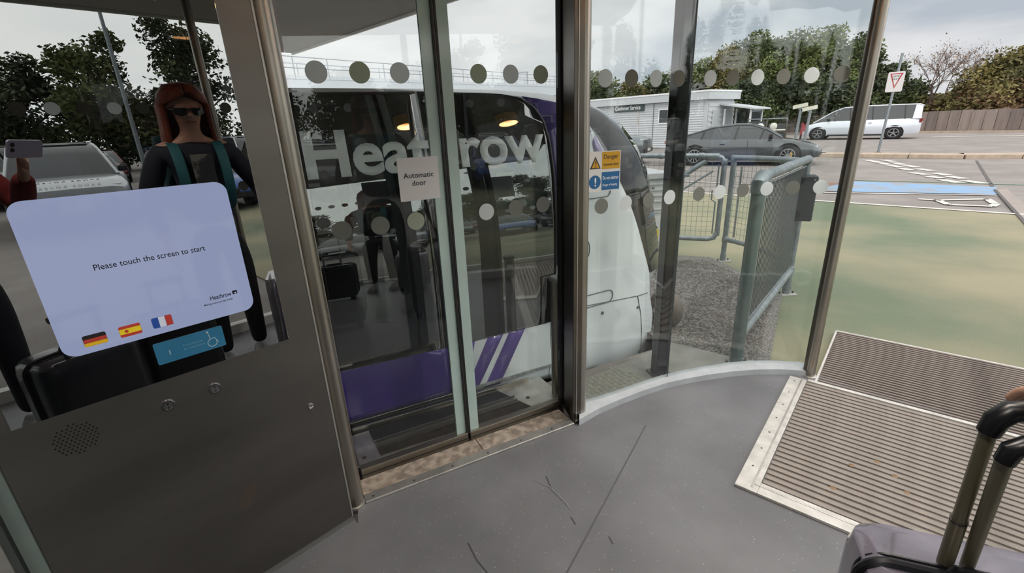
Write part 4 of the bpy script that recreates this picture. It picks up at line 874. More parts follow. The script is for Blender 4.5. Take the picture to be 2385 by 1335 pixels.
# ------------------------------------------------------------ customer service hut
hut = thing('customer_service_hut', 'low white corrugated hut with a Customer Service sign behind the cars', 'building', (5.7, 33.67, 0), -52.07)
HW = mat('hut_cladding', rgb(198, 200, 204), .55, .1, var=.03); HG = mat('hut_fascia', rgb(186, 189, 193), .5); HJ = mat('hut_joint', rgb(120, 122, 124), .6)
HL, HZ0, HZ1 = 8.67, -.3, (8.463,2.283)[1]
s0 = -7.5; joints = [s0, (1.639,0.902)[0], (5.298,0.833)[0], (7.571,0.791)[0], HL]
def clad(name, a, b, z0, z1, par, y=0, pitch=.13):
    pr = []; z = z0
    while z < z1-.001:
        zn = min(z1, z+pitch); pr += [(y, z), (y-.045, z+(zn-z)*.3), (y-.045, z+(zn-z)*.62)]; z = zn
    pr.append((y, z1)); n = len(pr); vs = [(a, p[0], p[1]) for p in pr]+[(b, p[0], p[1]) for p in pr]
    return MB().add(vs, [(i, i+n, i+1+n, i+1) for i in range(n-1)]).build(name, HW, par)
for a, b in zip(joints, joints[1:]): clad('cladding_bay', a+.03, b-.03, HZ0, HZ1, hut)
for a in joints[1:-1]: MB().box(a-.03, a+.03, -.05, .02, HZ0, HZ1).build('joint_strip', HJ if a > 3 else HW, hut)
MB().box(s0, HL-.02, .02, 2.9, HZ0, HZ1).build('core', HW, hut)
MB().box(s0-.1, HL+.25, -.28, 3.1, HZ1, (8.422,2.675)[1]).build('roof_fascia', HG, hut); MB().box(s0-.12, HL+.28, -.31, 3.13, (8.422,2.675)[1], (8.413,2.762)[1]).build('roof_edge', WHITEP, hut)
MB().box(HL-.12, HL+.03, -.06, .1, HZ0, HZ1).build('corner_post', HG, hut)
a, b = (2.335,2.329), (4.638,1.888); sg = MB().box(a[0], b[0], -.12, -.05, b[1], a[1]).build('name_board', mat('board_slate', rgb(64, 76, 78), .5), hut)
text('board_lettering', 'Customer Service', .34, WHITEP, sg, a[0]+.12, -.125, b[1]+.10, .014, width=(b[0]-a[0])*.84)
a, b = (5.666,1.936), (6.773,1.089); wn = MB().box(a[0], b[0], -.08, -.02, b[1], a[1]).build('window_frame', WHITEP, hut); MB().box(a[0]+.07, b[0]-.05, -.085, -.06, b[1]+.07, a[1]-.07).build('window_pane', mat('window_dark', rgb(66, 70, 74), .15), wn)
MB().box((4.195,0.854)[0]-.05, (4.195,0.854)[0]+.05, -.052, -.046, HZ0+.2, HZ1-.3).build('rust_streak', mat('rust_streak', rgb(176, 158, 138), .7, col2=rgb(198, 200, 204), vscale=2), hut)
# gable side with doors and little porch
for k in range(2):
    pass
def brp(s_, y, z): q = Vector((11.03, 26.83, 0))+ed(50.8)*s_+ed(140.8)*y; return (q.x, q.y, z)
hs_ = thing('hut_porch', 'small glazed porch at the right end of the white hut', 'shelter', (11.03+.615*.02, 26.83-.789*.02, 0), 37.93)
for z in range(22): MB().box(.12, 2.9, -.05 if z % 2 else -.02, .0, HZ0+z*.13, HZ0+z*.13+.13).build('cladding_strip', HW, hs_) if HZ0+z*.13+.13 < HZ1 else None
MB().box(.5, 1.2, -.10, -.05, -.3, 1.75).build('door_panel', HG, hs_, bevel=.01)
for y in (-1.7, -.25):
    for s_ in (1.5, 2.8): MB().box(s_, s_+.08, y, y+.08, -.3, 1.75).build('post', WHITEP, hs_)
MB().add([(1.2, -2.0, 1.66), (3.1, -2.0, 1.66), (3.1, -.06, 1.98), (1.2, -.06, 1.98), (1.2, -2.0, 1.74), (3.1, -2.0, 1.74), (3.1, -.06, 2.06), (1.2, -.06, 2.06)], [(0,3,2,1),(4,5,6,7),(0,1,5,4),(1,2,6,5),(2,3,7,6),(3,0,4,7)]).build('roof_sheet', HG, hs_)
GTH = glass('porch_glass', (.62, .66, .68), 1.5)
MB().box(1.58, 2.8, -1.67, -1.65, -.2, 1.66).build('glass_panel', GTH, hs_); MB().box(2.83, 2.85, -1.6, -.25, -.2, 1.7).build('glass_panel', GTH, hs_); MB().box(1.5, 2.88, -1.7, -1.62, .60, .66).build('mid_rail', WHITEP, hs_)

# ------------------------------------------------------------ timber fence with bays
F1, F2 = Vector((26.0, 41.0, -.27)), Vector((32.74, 30.32, -.27)); FD = (F2-F1).normalized(); FN = Vector((-FD.y, FD.x, 0))
fe = thing('timber_fence', 'weathered brown close boarded timber fence along the far road edge', 'fence', (0, 0, 0))
WOODS = [mat('fence_wood_a', rgb(126, 114, 108), .9, var=.14, vscale=1.5, stretch=(3, 3, .4)), mat('fence_wood_b', rgb(138, 126, 119), .9, var=.14, vscale=1.5, stretch=(3, 3, .4)), mat('fence_wood_c', rgb(114, 103, 98), .9, var=.14, vscale=1.5, stretch=(3, 3, .4))]
POSTM = mat('fence_post', rgb(166, 152, 132), .9)
FH = 1.123+.27; random.seed(11)
tt = -11.0; i = 0
while tt < 24:
    bw_ = .60
    p = F1+FD*tt; q = p+FD*(bw_-.03); h = FH+random.uniform(-.03, .04)
    MB().bar(p+Vector((0, 0, h/2)), q+Vector((0, 0, h/2)), .05, h).build('fence_board', WOODS[random.randrange(3)], fe)
    if i % 5 == 0: MB().bar(p-FN*.07, p-FN*.07+Vector((0, 0, FH-.15)), .10, .10).build('fence_post', POSTM if i % 10 == 0 else WOODS[1], fe)
    tt += bw_; i += 1
MB().bar(F1+FD*-11+FN*-.35+Vector((0, 0, .02)), F1+FD*24+FN*-.35+Vector((0, 0, .02)), .5, .12).build('kerb_edge', KST, fe)

# ------------------------------------------------------------ trees
LEAFM = {}
def leafmat(n, c, c2):
    return mat('leaf_'+n, rgb(*c), .75, col2=rgb(*c2), vscale=.35, lo=.38, hi=.62, detail=5)
LG = leafmat('green', (54, 64, 32), (104, 114, 60)); LD = leafmat('dark', (40, 50, 28), (84, 96, 52)); LO = leafmat('olive', (82, 80, 44), (134, 122, 70)); LB = leafmat('brown', (104, 82, 58), (142, 112, 82))
BARK = mat('bark', rgb(84, 74, 64), .95, var=.2, vscale=6)
def tree(name, label, base, h, w, lm, n=4200, seed=1, trunk=.28, group=None, ls=.30, sparse=0, low=.08, tk=.16):
    rnd = random.Random(seed); t = thing(name, label, 'bush' if 'bush' in name else 'tree', base, 0, group)
    blobs = []
    for k in range(22):
        a = rnd.uniform(0, 2*pi); zf = rnd.uniform(low+.10, .86); rad = w*(1-abs(zf-.48)*1.05)*rnd.uniform(.15, .72)
        blobs.append((rad*cos(a), rad*sin(a), zf*h, rnd.uniform(.20, .36)*w*(1.2-zf*.45)))
    blobs.append((0, 0, h*.80, .34*w)); blobs.append((0, 0, h*.5, .5*w)); blobs.append((rnd.uniform(-.2, .2)*w, rnd.uniform(-.2, .2)*w, h*.92, .20*w))
    m_ = MB()
    for i in range(n):
        bx_, by_, bz_, br = rnd.choice(blobs); d = Vector((rnd.gauss(0, 1), rnd.gauss(0, 1), rnd.gauss(0, 1))).normalized(); r = br*(rnd.random()**.4 if not sparse else rnd.random()**.6)*rnd.uniform(.8, 1.22)
        c = Vector((bx_, by_, bz_))+Vector((d.x*r, d.y*r, d.z*r*.85))
        if c.z < .05 or c.z > h*1.02: continue
        s_ = ls*rnd.uniform(.55, 1.25); a1 = Vector((rnd.gauss(0, 1), rnd.gauss(0, 1), rnd.gauss(0, .7))).normalized(); a2 = a1.cross(Vector((rnd.gauss(0, 1), rnd.gauss(0, 1), rnd.gauss(0, 1)))).normalized()
        m_.add([c-a1*s_, c+a2*s_*.5, c+a1*s_, c-a2*s_*.5], [(0, 1, 2, 3)])
    m_.build('foliage', lm, t, recalc=False)
    tr_ = MB(); tr_.tube([(0, 0, -.1), (.05*w, 0, h*.3), (0, .04*w, h*.62), (0, 0, h*.8)], [tk*w*.4, tk*w*.3, tk*w*.18, .04], 8)
    for k in range(9):
        a = rnd.uniform(0, 2*pi); z0 = rnd.uniform(.2, .6)*h; bl = blobs[k]; tr_.tube([(0, 0, z0), (bl[0]*.5, bl[1]*.5, z0+(bl[2]-z0)*.6), bl[:3]], [tk*w*.13, tk*w*.09, .02], 6)
    tr_.build('trunk', BARK, t, smooth=True); return t
def bare(name, label, base, h, w, seed, lm):
    rnd = random.Random(seed); t = thing(name, label, 'tree', base); m_ = MB(); tips = []
    def grow(p, d, l, r, dep):
        q = p+d*l; mid_ = p.lerp(q, .5)+Vector((rnd.gauss(0, .05), rnd.gauss(0, .05), 0))*l; m_.tube([p, mid_, q], [r, r*.85, r*.65], 5, caps=False)
        if dep == 0: tips.append(q); return
        for k in range(3 if dep > 1 else 4):
            nd = (d*1.0+Vector((rnd.gauss(0, .55), rnd.gauss(0, .55), rnd.gauss(.08, .30)))).normalized(); grow(p.lerp(q, rnd.uniform(.55, 1)), nd, l*rnd.uniform(.58, .82), r*.6, dep-1)
    for k in range(7):
        a = rnd.uniform(0, 2*pi); grow(Vector((w*.5*cos(a)*rnd.random(), w*.5*sin(a)*rnd.random(), h*.25)), Vector((.55*cos(a), .55*sin(a), 1)).normalized(), h*.26, .055, 4)
    m_.tube([(0, 0, -.1), (0, 0, h*.35)], .14, 8)
    m_.build('branches', mat('bare_bark', rgb(112, 96, 88), .95), t, recalc=False)
    f = MB()
    for q in tips:
        for k in range(2):
            c = q+Vector((rnd.gauss(0, .25), rnd.gauss(0, .25), rnd.gauss(0, .25))); s_ = rnd.uniform(.04, .09); a1 = Vector((rnd.gauss(0, 1), rnd.gauss(0, 1), rnd.gauss(0, 1))).normalized(); a2 = a1.cross(Vector((0, 0, 1))).normalized()
            f.add([c-a1*s_, c+a2*s_*.6, c+a1*s_, c-a2*s_*.6], [(0, 1, 2, 3)])
    f.build('last_leaves', lm, t, recalc=False); return t
def tp_(p, z=-.3): return (p[0], p[1], z)
# (top of crown point, width, material, words)
for i, (P_, w, lm, nm, lab) in enumerate((
  ((8.923,46.000,5.603), 4.0, LG, 'roadside_tree', 'rounded green tree directly behind the left end of the white hut'),
  ((12.720,50.000,4.995), 3.6, LO, 'roadside_tree', 'low olive tree behind the Customer Service sign'),
  ((15.892,50.000,5.577), 4.6, LD, 'roadside_tree', 'dark tree behind the top of the charcoal column'),
  ((18.433,48.000,6.474), 4.4, LG, 'roadside_tree', 'middling green tree over the right end of the white hut'),
  ((20.928,47.000,7.259), 4.6, LO, 'roadside_tree', 'yellowish green tree right of the white hut'),
  ((23.214,46.000,8.336), 5.4, LG, 'roadside_tree', 'tall broad green tree above the security cameras'),
  ((25.656,45.000,7.339), 5.0, LD, 'roadside_tree', 'dark green tree between the two tallest crowns'),
  ((27.651,44.000,8.286), 5.6, LG, 'roadside_tree', 'tallest green tree left of the entrance post'),
  ((30.023,43.000,7.447), 5.0, LD, 'roadside_tree', 'dense dark tree just left of the entrance post'),
  ((32.339,42.000,4.901), 4.6, LD, 'roadside_tree', 'dark tree behind the road sign'),
  ((20.934,43.000,4.107), 4.8, LD, 'roadside_bush', 'dark bush behind the bollards and porch'),
  ((24.227,43.000,4.319), 5.2, LD, 'roadside_bush', 'dark bush below the tall crowns behind the security cameras'),
  ((27.261,42.000,4.278), 5.2, LD, 'roadside_bush', 'dark bush behind the front of the white van'),
  ((29.591,41.000,4.256), 5.0, LD, 'roadside_bush', 'dark bush behind the middle of the white van'),
  ((33.970,40.000,2.339), 4.8, LO, 'roadside_bush', 'olive bush under the bare tree'),
  ((35.561,39.000,2.095), 4.4, LB, 'roadside_bush', 'brownish bush under the bare tree above the timber fence'),
  ((35.703,37.000,3.050), 4.4, LO, 'roadside_bush', 'olive green bush right of the bare tree'),
  ((36.376,36.000,5.177), 4.6, LO, 'roadside_tree', 'sparse olive tree at the right edge of the view'),
  ((35.568,35.000,3.030), 3.8, LB, 'roadside_bush', 'russet bush above the right end of the timber fence'))):
    h = P_[2]+.3; far = 1.13 if i < 3 else 1.0
    tree(nm, lab, (P_[0], P_[1], -.3), h, w, lm, 13000 if h > 5 else 9000, 40+i, ls=.165, low=.02 if 'bush' in nm else .05)
P_ = (34.730,40.000,6.593); bare('bare_tree', 'wide bare branched tree above the timber fence', (P_[0], P_[1], -.3), P_[2]+.5, 6.0, 5, LB)

# ------------------------------------------------------------ road furniture
sgp = (15.161,19.383,-0.270)
rs = thing('road_sign', 'leaning grey pole with a white sign bearing a red edged give way triangle', 'sign', (sgp[0], sgp[1], sgp[2]-.02), -38)
ZT_ = 3.384
MB().tube([(0, 0, 0), (.10, 0, ZT_+.3)], .045, 12).build('pole', GALV, rs, smooth=True)
zs1, zs0 = 2.736+.3, 2.011+.3
MB().prism(rrect(-.20, .32, zs0, zs1, .05, 4), -.075, -.05).build('plate', mat('sign_plate', rgb(206, 202, 202), .5), rs)
zc_ = zs1-.06
MB().prism([(-.14, zc_), (.26, zc_), (.06, zs0+.12)], -.080, -.075).build('red_triangle', mat('sign_red', rgb(168, 58, 62), .5), rs); MB().prism([(-.08, zc_-.035), (.20, zc_-.035), (.06, zs0+.21)], -.085, -.079).build('white_triangle', SW, rs)
text('sign_lettering', 'GIVE', .10, DARKP, rs, .06, -.087, zc_-.14, .01, 'CENTER'); text('sign_lettering', 'WAY', .09, DARKP, rs, .06, -.087, zc_-.24, .01, 'CENTER')
MB().tube([(0, 0, 0), (0, 0, .05)], .10, 12).build('foot', mat('rusty_foot', rgb(128, 96, 76), .9), rs)
for i, (gx, gy, ty) in enumerate(((1851, 320, 250), (1873, 322, 255))):
    g_ = ((20.572,34.261,-0.270), (20.560,33.141,-0.270))[i]; sc_ = .62; g_ = (g_[0]*sc_, g_[1]*sc_); z0 = gz(*g_)-.03; zt = (1.593, 1.476)[i]
    cc = thing('security_camera_pole', ('taller', 'shorter')[i]+' grey pole with a boxy white security camera before the fence', 'camera', (g_[0], g_[1], z0), -40+12*i)
    MB().tube([(0, 0, 0), (.07, 0, zt-z0)], .055, 10).build('pole', GALV, cc, smooth=True)
    MB().obox((.03, 0, zt-z0+.08), (.27, 0, .05), (0, .08, 0), (-.01, 0, .075)).build('housing', mat('cream_housing', rgb(206, 206, 188), .5), cc, bevel=.01); MB().obox((-.26, 0, zt-z0+.03), (.015, 0, 0), (0, .06, 0), (0, 0, .05)).build('lens', BLACKP, cc)
    MB().box(-.03, .09, -.03, .03, zt-z0-.06, zt-z0+.03).build('bracket', GALV, cc)
for i, p in enumerate(((11.083,22.000,0.803), (11.562,22.000,0.728), (12.157,22.000,0.668))):
    vb = thing('vent_bollard', ('left', 'middle', 'right')[i]+' white capped bollard behind the grey sports saloon', 'bollard', (p[0], p[1], gz(p[0], p[1])-.03), 0, 'white capped bollards')
    MB().tube([(0, 0, 0), (0, 0, 1.08)], .10, 14).build('shaft', mat('bollard_white', rgb(206, 204, 196), .6, var=.05), vb, smooth=True)
    MB().lathe([(0, .26), (.09, .24), (.145, .16), (.15, .08), (.12, 0), (0, 0)], (0, 0, 1.06), 18).build('cap', MATS['bollard_white'], vb, smooth=True); MB().tube([(0, 0, 1.0), (.5, -.1, 1.0)], .03, 8).build('arm', MATS['bollard_white'], vb)
p = (13.464,25.000,0.687); gc = thing('metal_cage', 'dark metal mesh cage standing behind the white bollards', 'cage', (p[0], p[1], gz(p[0], p[1])-.03), -38)
for x in (-.9, 0, .9): MB().box(x-.03, x+.03, -.03, .03, 0, 1.5).build('upright', STEELD, gc)
for z in (.1, .8, 1.45): MB().box(-.9, .9, -.03, .03, z, z+.05).build('rail', GALV if z > 1 else STEELD, gc)
MB().box(-.87, -.05, .03, .5, .05, 1.35).build('bin_panel', mat('bin_dark', rgb(58, 62, 62), .6), gc, bevel=.02); MB().box(.05, .87, .03, .5, .05, 1.2).build('bin_panel', MATS['bin_dark'], gc, bevel=.02)
p = (14.188,23.000,0.478); bst = thing('barrier_stand', 'thin red and black barrier stand in front of the white van', 'barrier', (p[0], p[1], gz(p[0], p[1])-.03), 20)
RDM = mat('barrier_red', rgb(140, 52, 56), .6)
for x in (-.14, .14): MB().box(x-.03, x+.03, -.03, .03, 0, .7).build('leg', BLACKP, bst); MB().box(x-.035, x+.035, -.035, .035, .7, 1.25).build('reflective_post', RDM, bst)
MB().box(-.12, .12, -.03, .03, .85, 1.15).build('red_panel', RDM, bst)

# ------------------------------------------------------------ elevated guideway and lamp post beyond the pod
g0, g1 = Vector((-13.453,26.000,4.121)), Vector((8.058,64.000,5.511)); gd = (g1-g0).normalized(); gn = Vector((-gd.y, gd.x, 0)).normalized()
GC_ = mat('guideway_pale', rgb(196, 201, 207), .7, var=.03); RLM = mat('guideway_rail', rgb(150, 154, 162), .5, .3)
gy = thing('elevated_guideway', 'long pale elevated guideway with pipe railings beyond the pod roof', 'bridge', (0, 0, 0))
MB().bar(g0-Vector((0, 0, .45)), g1-Vector((0, 0, .45)), 2.6, .9).build('deck', GC_, gy)
nL = int((g1-g0).length/2.2); 
for k in range(nL+1):
    q = g0.lerp(g1, k/nL)-gn*1.3; MB().tube([q, q+Vector((0, 0, 1.1))], .030, 6).build('rail_post', RLM, gy)
    if k % 4 == 0: MB().box(q.x-.3, q.x+.3, q.y+1, q.y+1.6, -.3, q.z-.5).build('pier', GC_, gy)
for z in (.55, 1.1): MB().tube([g0-gn*1.3+Vector((0, 0, z)), g1-gn*1.3+Vector((0, 0, z))], .028, 6).build('rail', RLM, gy)
for z in (.1,): MB().bar(g0-gn*1.3+Vector((0, 0, z)), g1-gn*1.3+Vector((0, 0, z)), .04, .2).build('toe_board', GC_, gy)
for k in range(nL+1):
    q = g0.lerp(g1, k/nL)+gn*1.3; MB().tube([q, q+Vector((0, 0, 1.1))], .026, 6).build('rail_post', RLM, gy)
MB().tube([g0+gn*1.3+Vector((0, 0, 1.1)), g1+gn*1.3+Vector((0, 0, 1.1))], .026, 6).build('rail', RLM, gy)
p = (2.630,55.000,6.732); lpp = thing('far_lamp_post', 'thin grey lamp post beyond the pod roof', 'lamp post', (p[0], p[1], -.3)); MB().tube([(0, 0, 0), (0, 0, p[2]+.3)], [.10, .06], 8).build('column', RLM, lpp); MB().box(-.9, .1, -.1, .1, p[2]+.25, p[2]+.36).build('lantern', RLM, lpp)
# ------------------------------------------------------------ suitcases
def rbox(cx, cy, w, d, z0, z1, r, n=5, taper=0):
    ring = lambda k, z: [(cx+(p[0])*k, cy+(p[1])*k, z) for p in rrect(-w/2, w/2, -d/2, d/2, r, n)]
    out = [ring(.80, z0), ring(.94, z0+.012), ring(1, z0+.045)]
    out += [ring(1, z1-.05), ring(.965, z1-.016), ring(.86, z1)]
    return out
SHELL = mat('lilac_shell', rgb(126, 120, 132), .16, .25, var=.28, vscale=7, coat=.8, bump=.08, bscale=16, detail=6)
COVER = mat('crinkled_cover', rgb(148, 146, 150), .14, .1, col2=rgb(92, 96, 98), vscale=9, coat=1, bump=.35, bscale=24, detail=6)
OLIVE = mat('olive_tube', rgb(112, 106, 82), .4, .3)
def suitcase(name, label, loc, rz, w, d, h, shell, handle=True, dark=BLACKP):
    s_ = thing(name, label, 'suitcase', loc, rz)
    MB().rings(rbox(0, 0, w, d, .05, h, .05)).build('shell', shell, s_, smooth=True)
    zr = rrect(-w/2-.003, w/2+.003, .075, h+.004, .05, 6)
    MB().tube([(p[0], 0, p[1]) for p in zr], .010, 8, closed=True).build('zip_band', dark, s_, smooth=True)
    MB().tube([(p[0], .022, p[1]) for p in rrect(-w/2+.0, w/2-.0, .08, h+.001, .05, 6)], .004, 6, closed=True).build('seam', dark, s_, smooth=True)
    for sx_ in (-1, 1):
        for sy_ in (-1, 1):
            wh = MB().lathe([(0, -.012), (.024, -.012), (.027, 0), (.024, .012), (0, .012)], (sx_*(w/2-.05), sy_*(d/2-.04), .027), 14, 'y').build('wheel', BLACK, s_, smooth=True)
            MB().box(sx_*(w/2-.05)-.014, sx_*(w/2-.05)+.014, sy_*(d/2-.04)-.018, sy_*(d/2-.04)+.018, .030, .062).build('castor', dark, s_, bevel=.004)
    MB().tube([(-.06, .0, h-.002), (-.05, 0, h+.022), (.05, 0, h+.022), (.06, 0, h-.002)], .009, 8).build('top_handle', dark, s_, smooth=True)
    return s_
sc = suitcase('lilac_suitcase', 'glossy lilac grey suitcase with olive telescopic handle at the mat edge', (.842, .600, 0), -21, .38, .25, .572, SHELL)
SCI = Matrix.Translation(Vector((.842, .600, 0))) @ Matrix.Rotation(radians(-21), 4, 'Z'); SCI.invert()
def sl(x, y, z): return SCI @ Vector((x, y, z))
MB().rings([[(q[0], q[1]-.002, q[2]) for q in rg_] for rg_ in rbox(.015, -.135, .26, .06, .10, .560, .028)]).build('front_pocket', COVER, sc, smooth=True)
MB().obox((-.085, -.135, .54), (.022, .004, .01), (.002, .002, 0), (-.008, 0, .045)).build('luggage_tag', WHITEP, sc, bevel=.001)
T1a, T1b, T2a, T2b = sl(.815, .655, .54), sl(.740, .600, .925), sl(.852, .648, .54), sl(.735, .563, .900)
m1 = T1a.lerp(T1b, .42); MB().tube([T1a, m1], .0125, 14).build('handle_tube', OLIVE, sc, smooth=True); MB().tube([m1, T1b], .0108, 14).build('handle_tube', OLIVE, sc, smooth=True); MB().tube([m1-(m1-T1a).normalized()*.004, m1], .0132, 14).build('tube_collar', BLACKP, sc)
MB().tube([T2a, T2b], .0108, 14).build('handle_tube', OLIVE, sc, smooth=True)
off = sl(.942, .552, .925)-sl(.812, .602, .925)
MB().tube([T1b-Vector((0, 0, .012)), T1b+Vector((.004, 0, .012)), T1b+Vector((.018, .002, .028)), T1b+Vector((.045, .004, .034)), T1b+Vector((.09, 0, .034)), T1b+off+Vector((-.01, 0, .028)), T1b+off], [.015, .0165, .017, .0165, .0165, .017, .015], 14).build('grip', BLACKP, sc, smooth=True)
MB().tube([T2b-Vector((0, 0, .012)), T2b+Vector((.004, 0, .010)), T2b+Vector((.020, .002, .022)), T2b+Vector((.06, .004, .026)), T2b+off+Vector((-.01, 0, .022)), T2b+off], [.013, .0145, .0145, .014, .0145, .013], 14).build('grip', BLACKP, sc, smooth=True)
MB().tube([T1a+off, T1b+off], .0108, 12).build('handle_tube', OLIVE, sc, smooth=True); MB().tube([T2a+off, T2b+off], .0108, 12).build('handle_tube', OLIVE, sc, smooth=True)
DSH = mat('charcoal_shell', rgb(46, 48, 54), .3, var=.1, coat=.4); DSH2 = mat('black_shell', rgb(24, 24, 27), .35, coat=.3)
for nm, lab, p, rz, shm, hh in (('charcoal_suitcase', 'charcoal hard shell suitcase standing in front of the camera holder', (-.22, .14, 0), 20, DSH, .58), ('black_suitcase', 'black upright suitcase between the two travellers', (.26, .18, 0), 35, DSH2, .56)):
    s2_ = suitcase(nm, lab, p, rz, .36, .24, hh, shm)
    for x in (-.07, .07): MB().tube([(x, .07, hh-.01), (x, .07, hh+.16)], .009, 10).build('handle_tube', GALV, s2_, smooth=True)
    MB().tube([(-.085, .07, hh+.165), (.085, .07, hh+.165)], .014, 10).build('grip', BLACKP, s2_, smooth=True)

# ------------------------------------------------------------ travellers
SKIN = mat('skin', rgb(196, 150, 128), .55, var=.05)
def skinned(name, chains, m, parent, sub=2):
    vs = []; rs = []; es = []; idx = {}
    for ch in chains:
        prev = None
        for (p, r) in ch:
            k = tuple(round(q, 4) for q in p)
            if k not in idx: idx[k] = len(vs); vs.append(p); rs.append(r)
            i = idx[k]
            if prev is not None and prev != i: es.append((prev, i))
            prev = i
    me = bpy.data.meshes.new(name); me.from_pydata(vs, es, []); me.materials.append(m); o = bpy.data.objects.new(name, me); COL.objects.link(o); o.parent = parent
    sk = o.modifiers.new('skin', 'SKIN'); sk.use_smooth_shade = True; sk.branch_smoothing = .6
    if not me.skin_vertices: pass
    for i, r in enumerate(rs):
        d = me.skin_vertices[0].data[i]; d.radius = (r, r) if not isinstance(r, tuple) else r; d.use_root = (i == 0)
    ss = o.modifiers.new('sub', 'SUBSURF'); ss.levels = sub; ss.render_levels = sub
    return o
def hand(w, dirv, palm, curl, side_):   # chains for a palm and five fingers; w wrist, dirv along the hand, palm = palm normal
    w, d, pn = Vector(w), Vector(dirv).normalized(), Vector(palm).normalized(); sd_ = d.cross(pn).normalized()*side_; ch = []
    mid_ = w+d*.045; ch.append([(tuple(w), .022), (tuple(mid_), .030)])
    for k, (o_, l) in enumerate(((-.030, .068), (-.011, .080), (.009, .076), (.028, .060))):
        kn = w+d*.085+sd_*o_; seg = [(tuple(mid_), .030), (tuple(kn), .0105)]; p = kn; dd = d.copy()
        for j in range(3):
            dd = (dd+pn*curl).normalized(); p = p+dd*l*(.45, .32, .23)[j]; seg.append((tuple(p), .0092-.0008*j))
        ch.append(seg)
    tb_ = w+d*.030-sd_*.030; ch.append([(tuple(mid_), .030), (tuple(tb_), .013), (tuple(tb_+(d*.6-sd_*.5+pn*.4).normalized()*.030), .0108), (tuple(tb_+(d*.6-sd_*.5+pn*.4).normalized()*.030+(d*.9+pn*.5).normalized()*.026), .0092)])
    return ch
def person(label, loc, rz, H_, pose, cols, extra=None):
    k = H_/1.66; t = thing('person', label, 'person', loc, rz)
    def q(x, y, z): return (x*k, y*k, z*k)
    rh, lh, re_, le_ = pose['rh'], pose['lh'], pose['re'], pose['le']
    head = [(q(0, 0, 1.34), .062*k), (q(0, .012, 1.415), .050*k), (q(0, .028, 1.455), .060*k), (q(0, .022, 1.505), .084*k), (q(0, .008, 1.565), .090*k), (q(0, .0, 1.61), .062*k)]
    chains = [head]
    chains += [[(q(0, .022, 1.505), .084*k), (q(0, .098, 1.500), .016*k), (q(0, .112, 1.492), .010*k)]]
    for s_ in (-1, 1): chains += [[(q(0, .008, 1.565), .090*k), (q(s_*.088, -.004, 1.530), .016*k), (q(s_*.092, -.010, 1.510), .011*k)]]
    for s_, h_, e_ in ((1, rh, re_), (-1, lh, le_)):
        sh = q(s_*.165, -.01, 1.33); w_ = Vector(h_['w']); chains += [[(q(0, 0, 1.34), .062*k), (sh, .045*k), (tuple(Vector(e_)), .036*k), (tuple(w_), .022)]]
        chains += hand(w_, h_['d'], h_['p'], h_['c'], h_.get('s', s_))
    body = skinned('body', chains, SKIN, t)
    # clothing
    tor = [(q(0, -.005, .90), (.155*k, .110*k)), (q(0, 0, 1.02), (.135*k, .105*k)), (q(0, 0, 1.16), (.145*k, .115*k)), (q(0, -.005, 1.29), (.150*k, .105*k)), (q(0, 0, 1.365), (.075*k, .070*k))]
    ja = [tor]
    for s_, h_, e_ in ((1, rh, re_), (-1, lh, le_)):
        w_ = Vector(h_['w']); e2 = Vector(e_); cuff = w_.lerp(e2, .12)
        ja.append([(q(0, -.005, 1.29), .14*k), (q(s_*.165, -.01, 1.325), .066*k), (tuple(e2), .052*k), (tuple(cuff), .038*k)])
    skinned('jacket', ja, cols['top'], t)
    tr_ = [[(q(0, 0, .93), (.150*k, .110*k)), (q(0, 0, .86), (.150*k, .115*k))]]
    for s_ in (-1, 1): tr_.append([(q(0, 0, .86), .14*k), (q(s_*.085, 0, .80), .090*k), (q(s_*.095, .012, .46), .062*k), (q(s_*.10, -.01, .10), .046*k)])
    skinned('trousers', tr_, cols['legs'], t)
    for s_ in (-1, 1):
        rg_ = []
        for y, w2, h2 in ((-.075, .030, .06), (-.05, .040, .095), (.02, .042, .085), (.09, .048, .058), (.15, .040, .046), (.17, .022, .034)): rg_.append([(s_*.10*k+w2*cos(a), y, max(.0, h2*.5+h2*.5*sin(a))) for a in [2*pi*j/12 for j in range(12)]])
        MB().rings(rg_).build('shoe', cols['shoe'], t, smooth=True)
    mth = MB().tube([q(-.024, .078, 1.466), q(0, .087, 1.464), q(.024, .078, 1.466)], .0055, 6).build('mouth', mat('lips', rgb(150, 92, 86), .5), t)
    return t, q
def hair(t, q, m, long_):
    rg_ = []
    prof = [(1.645, .02, .0), (1.635, .062, -.004), (1.60, .092, -.010), (1.555, .104, -.016), (1.50, .104, -.024), (1.44, .106, -.030)]
    if long_: prof += [(1.38, .112, -.036), (1.33, .104, -.040)]
    for z, r, dy in prof:
        ring = []
        A_ = radians(122 if z < 1.60 else 180)
        for j in range(17):
            a = -A_+2*A_*j/16; ring.append(q(r*sin(a), dy-r*1.06*cos(a), z))
        rg_.append(ring)
    o = MB().rings(rg_, closed=False, caps=False).build('hair', m, t, smooth=True); s_ = o.modifiers.new('thick', 'SOLIDIFY'); s_.thickness = .022; s_.offset = 1; return o
W_ = thing
pw, pq = person('woman with red hair, sunglasses and teal backpack straps, reflected in the kiosk panel', (.72, .24, 0), 45, 1.68,
    dict(rh=dict(w=(.256, .128, .995), d=(.75, .55, -.10), p=(0, 0, -1), c=.55), re=(.300, -.02, 1.10), lh=dict(w=(-.25, .06, .86), d=(0, .1, -1), p=(1, 0, 0), c=.22), le=(-.27, -.04, 1.08)),
    dict(top=mat('navy_jacket', rgb(26, 30, 42), .8, var=.1), legs=mat('black_trousers', rgb(22, 22, 25), .85), shoe=mat('grey_shoe', rgb(120, 118, 116), .6)))
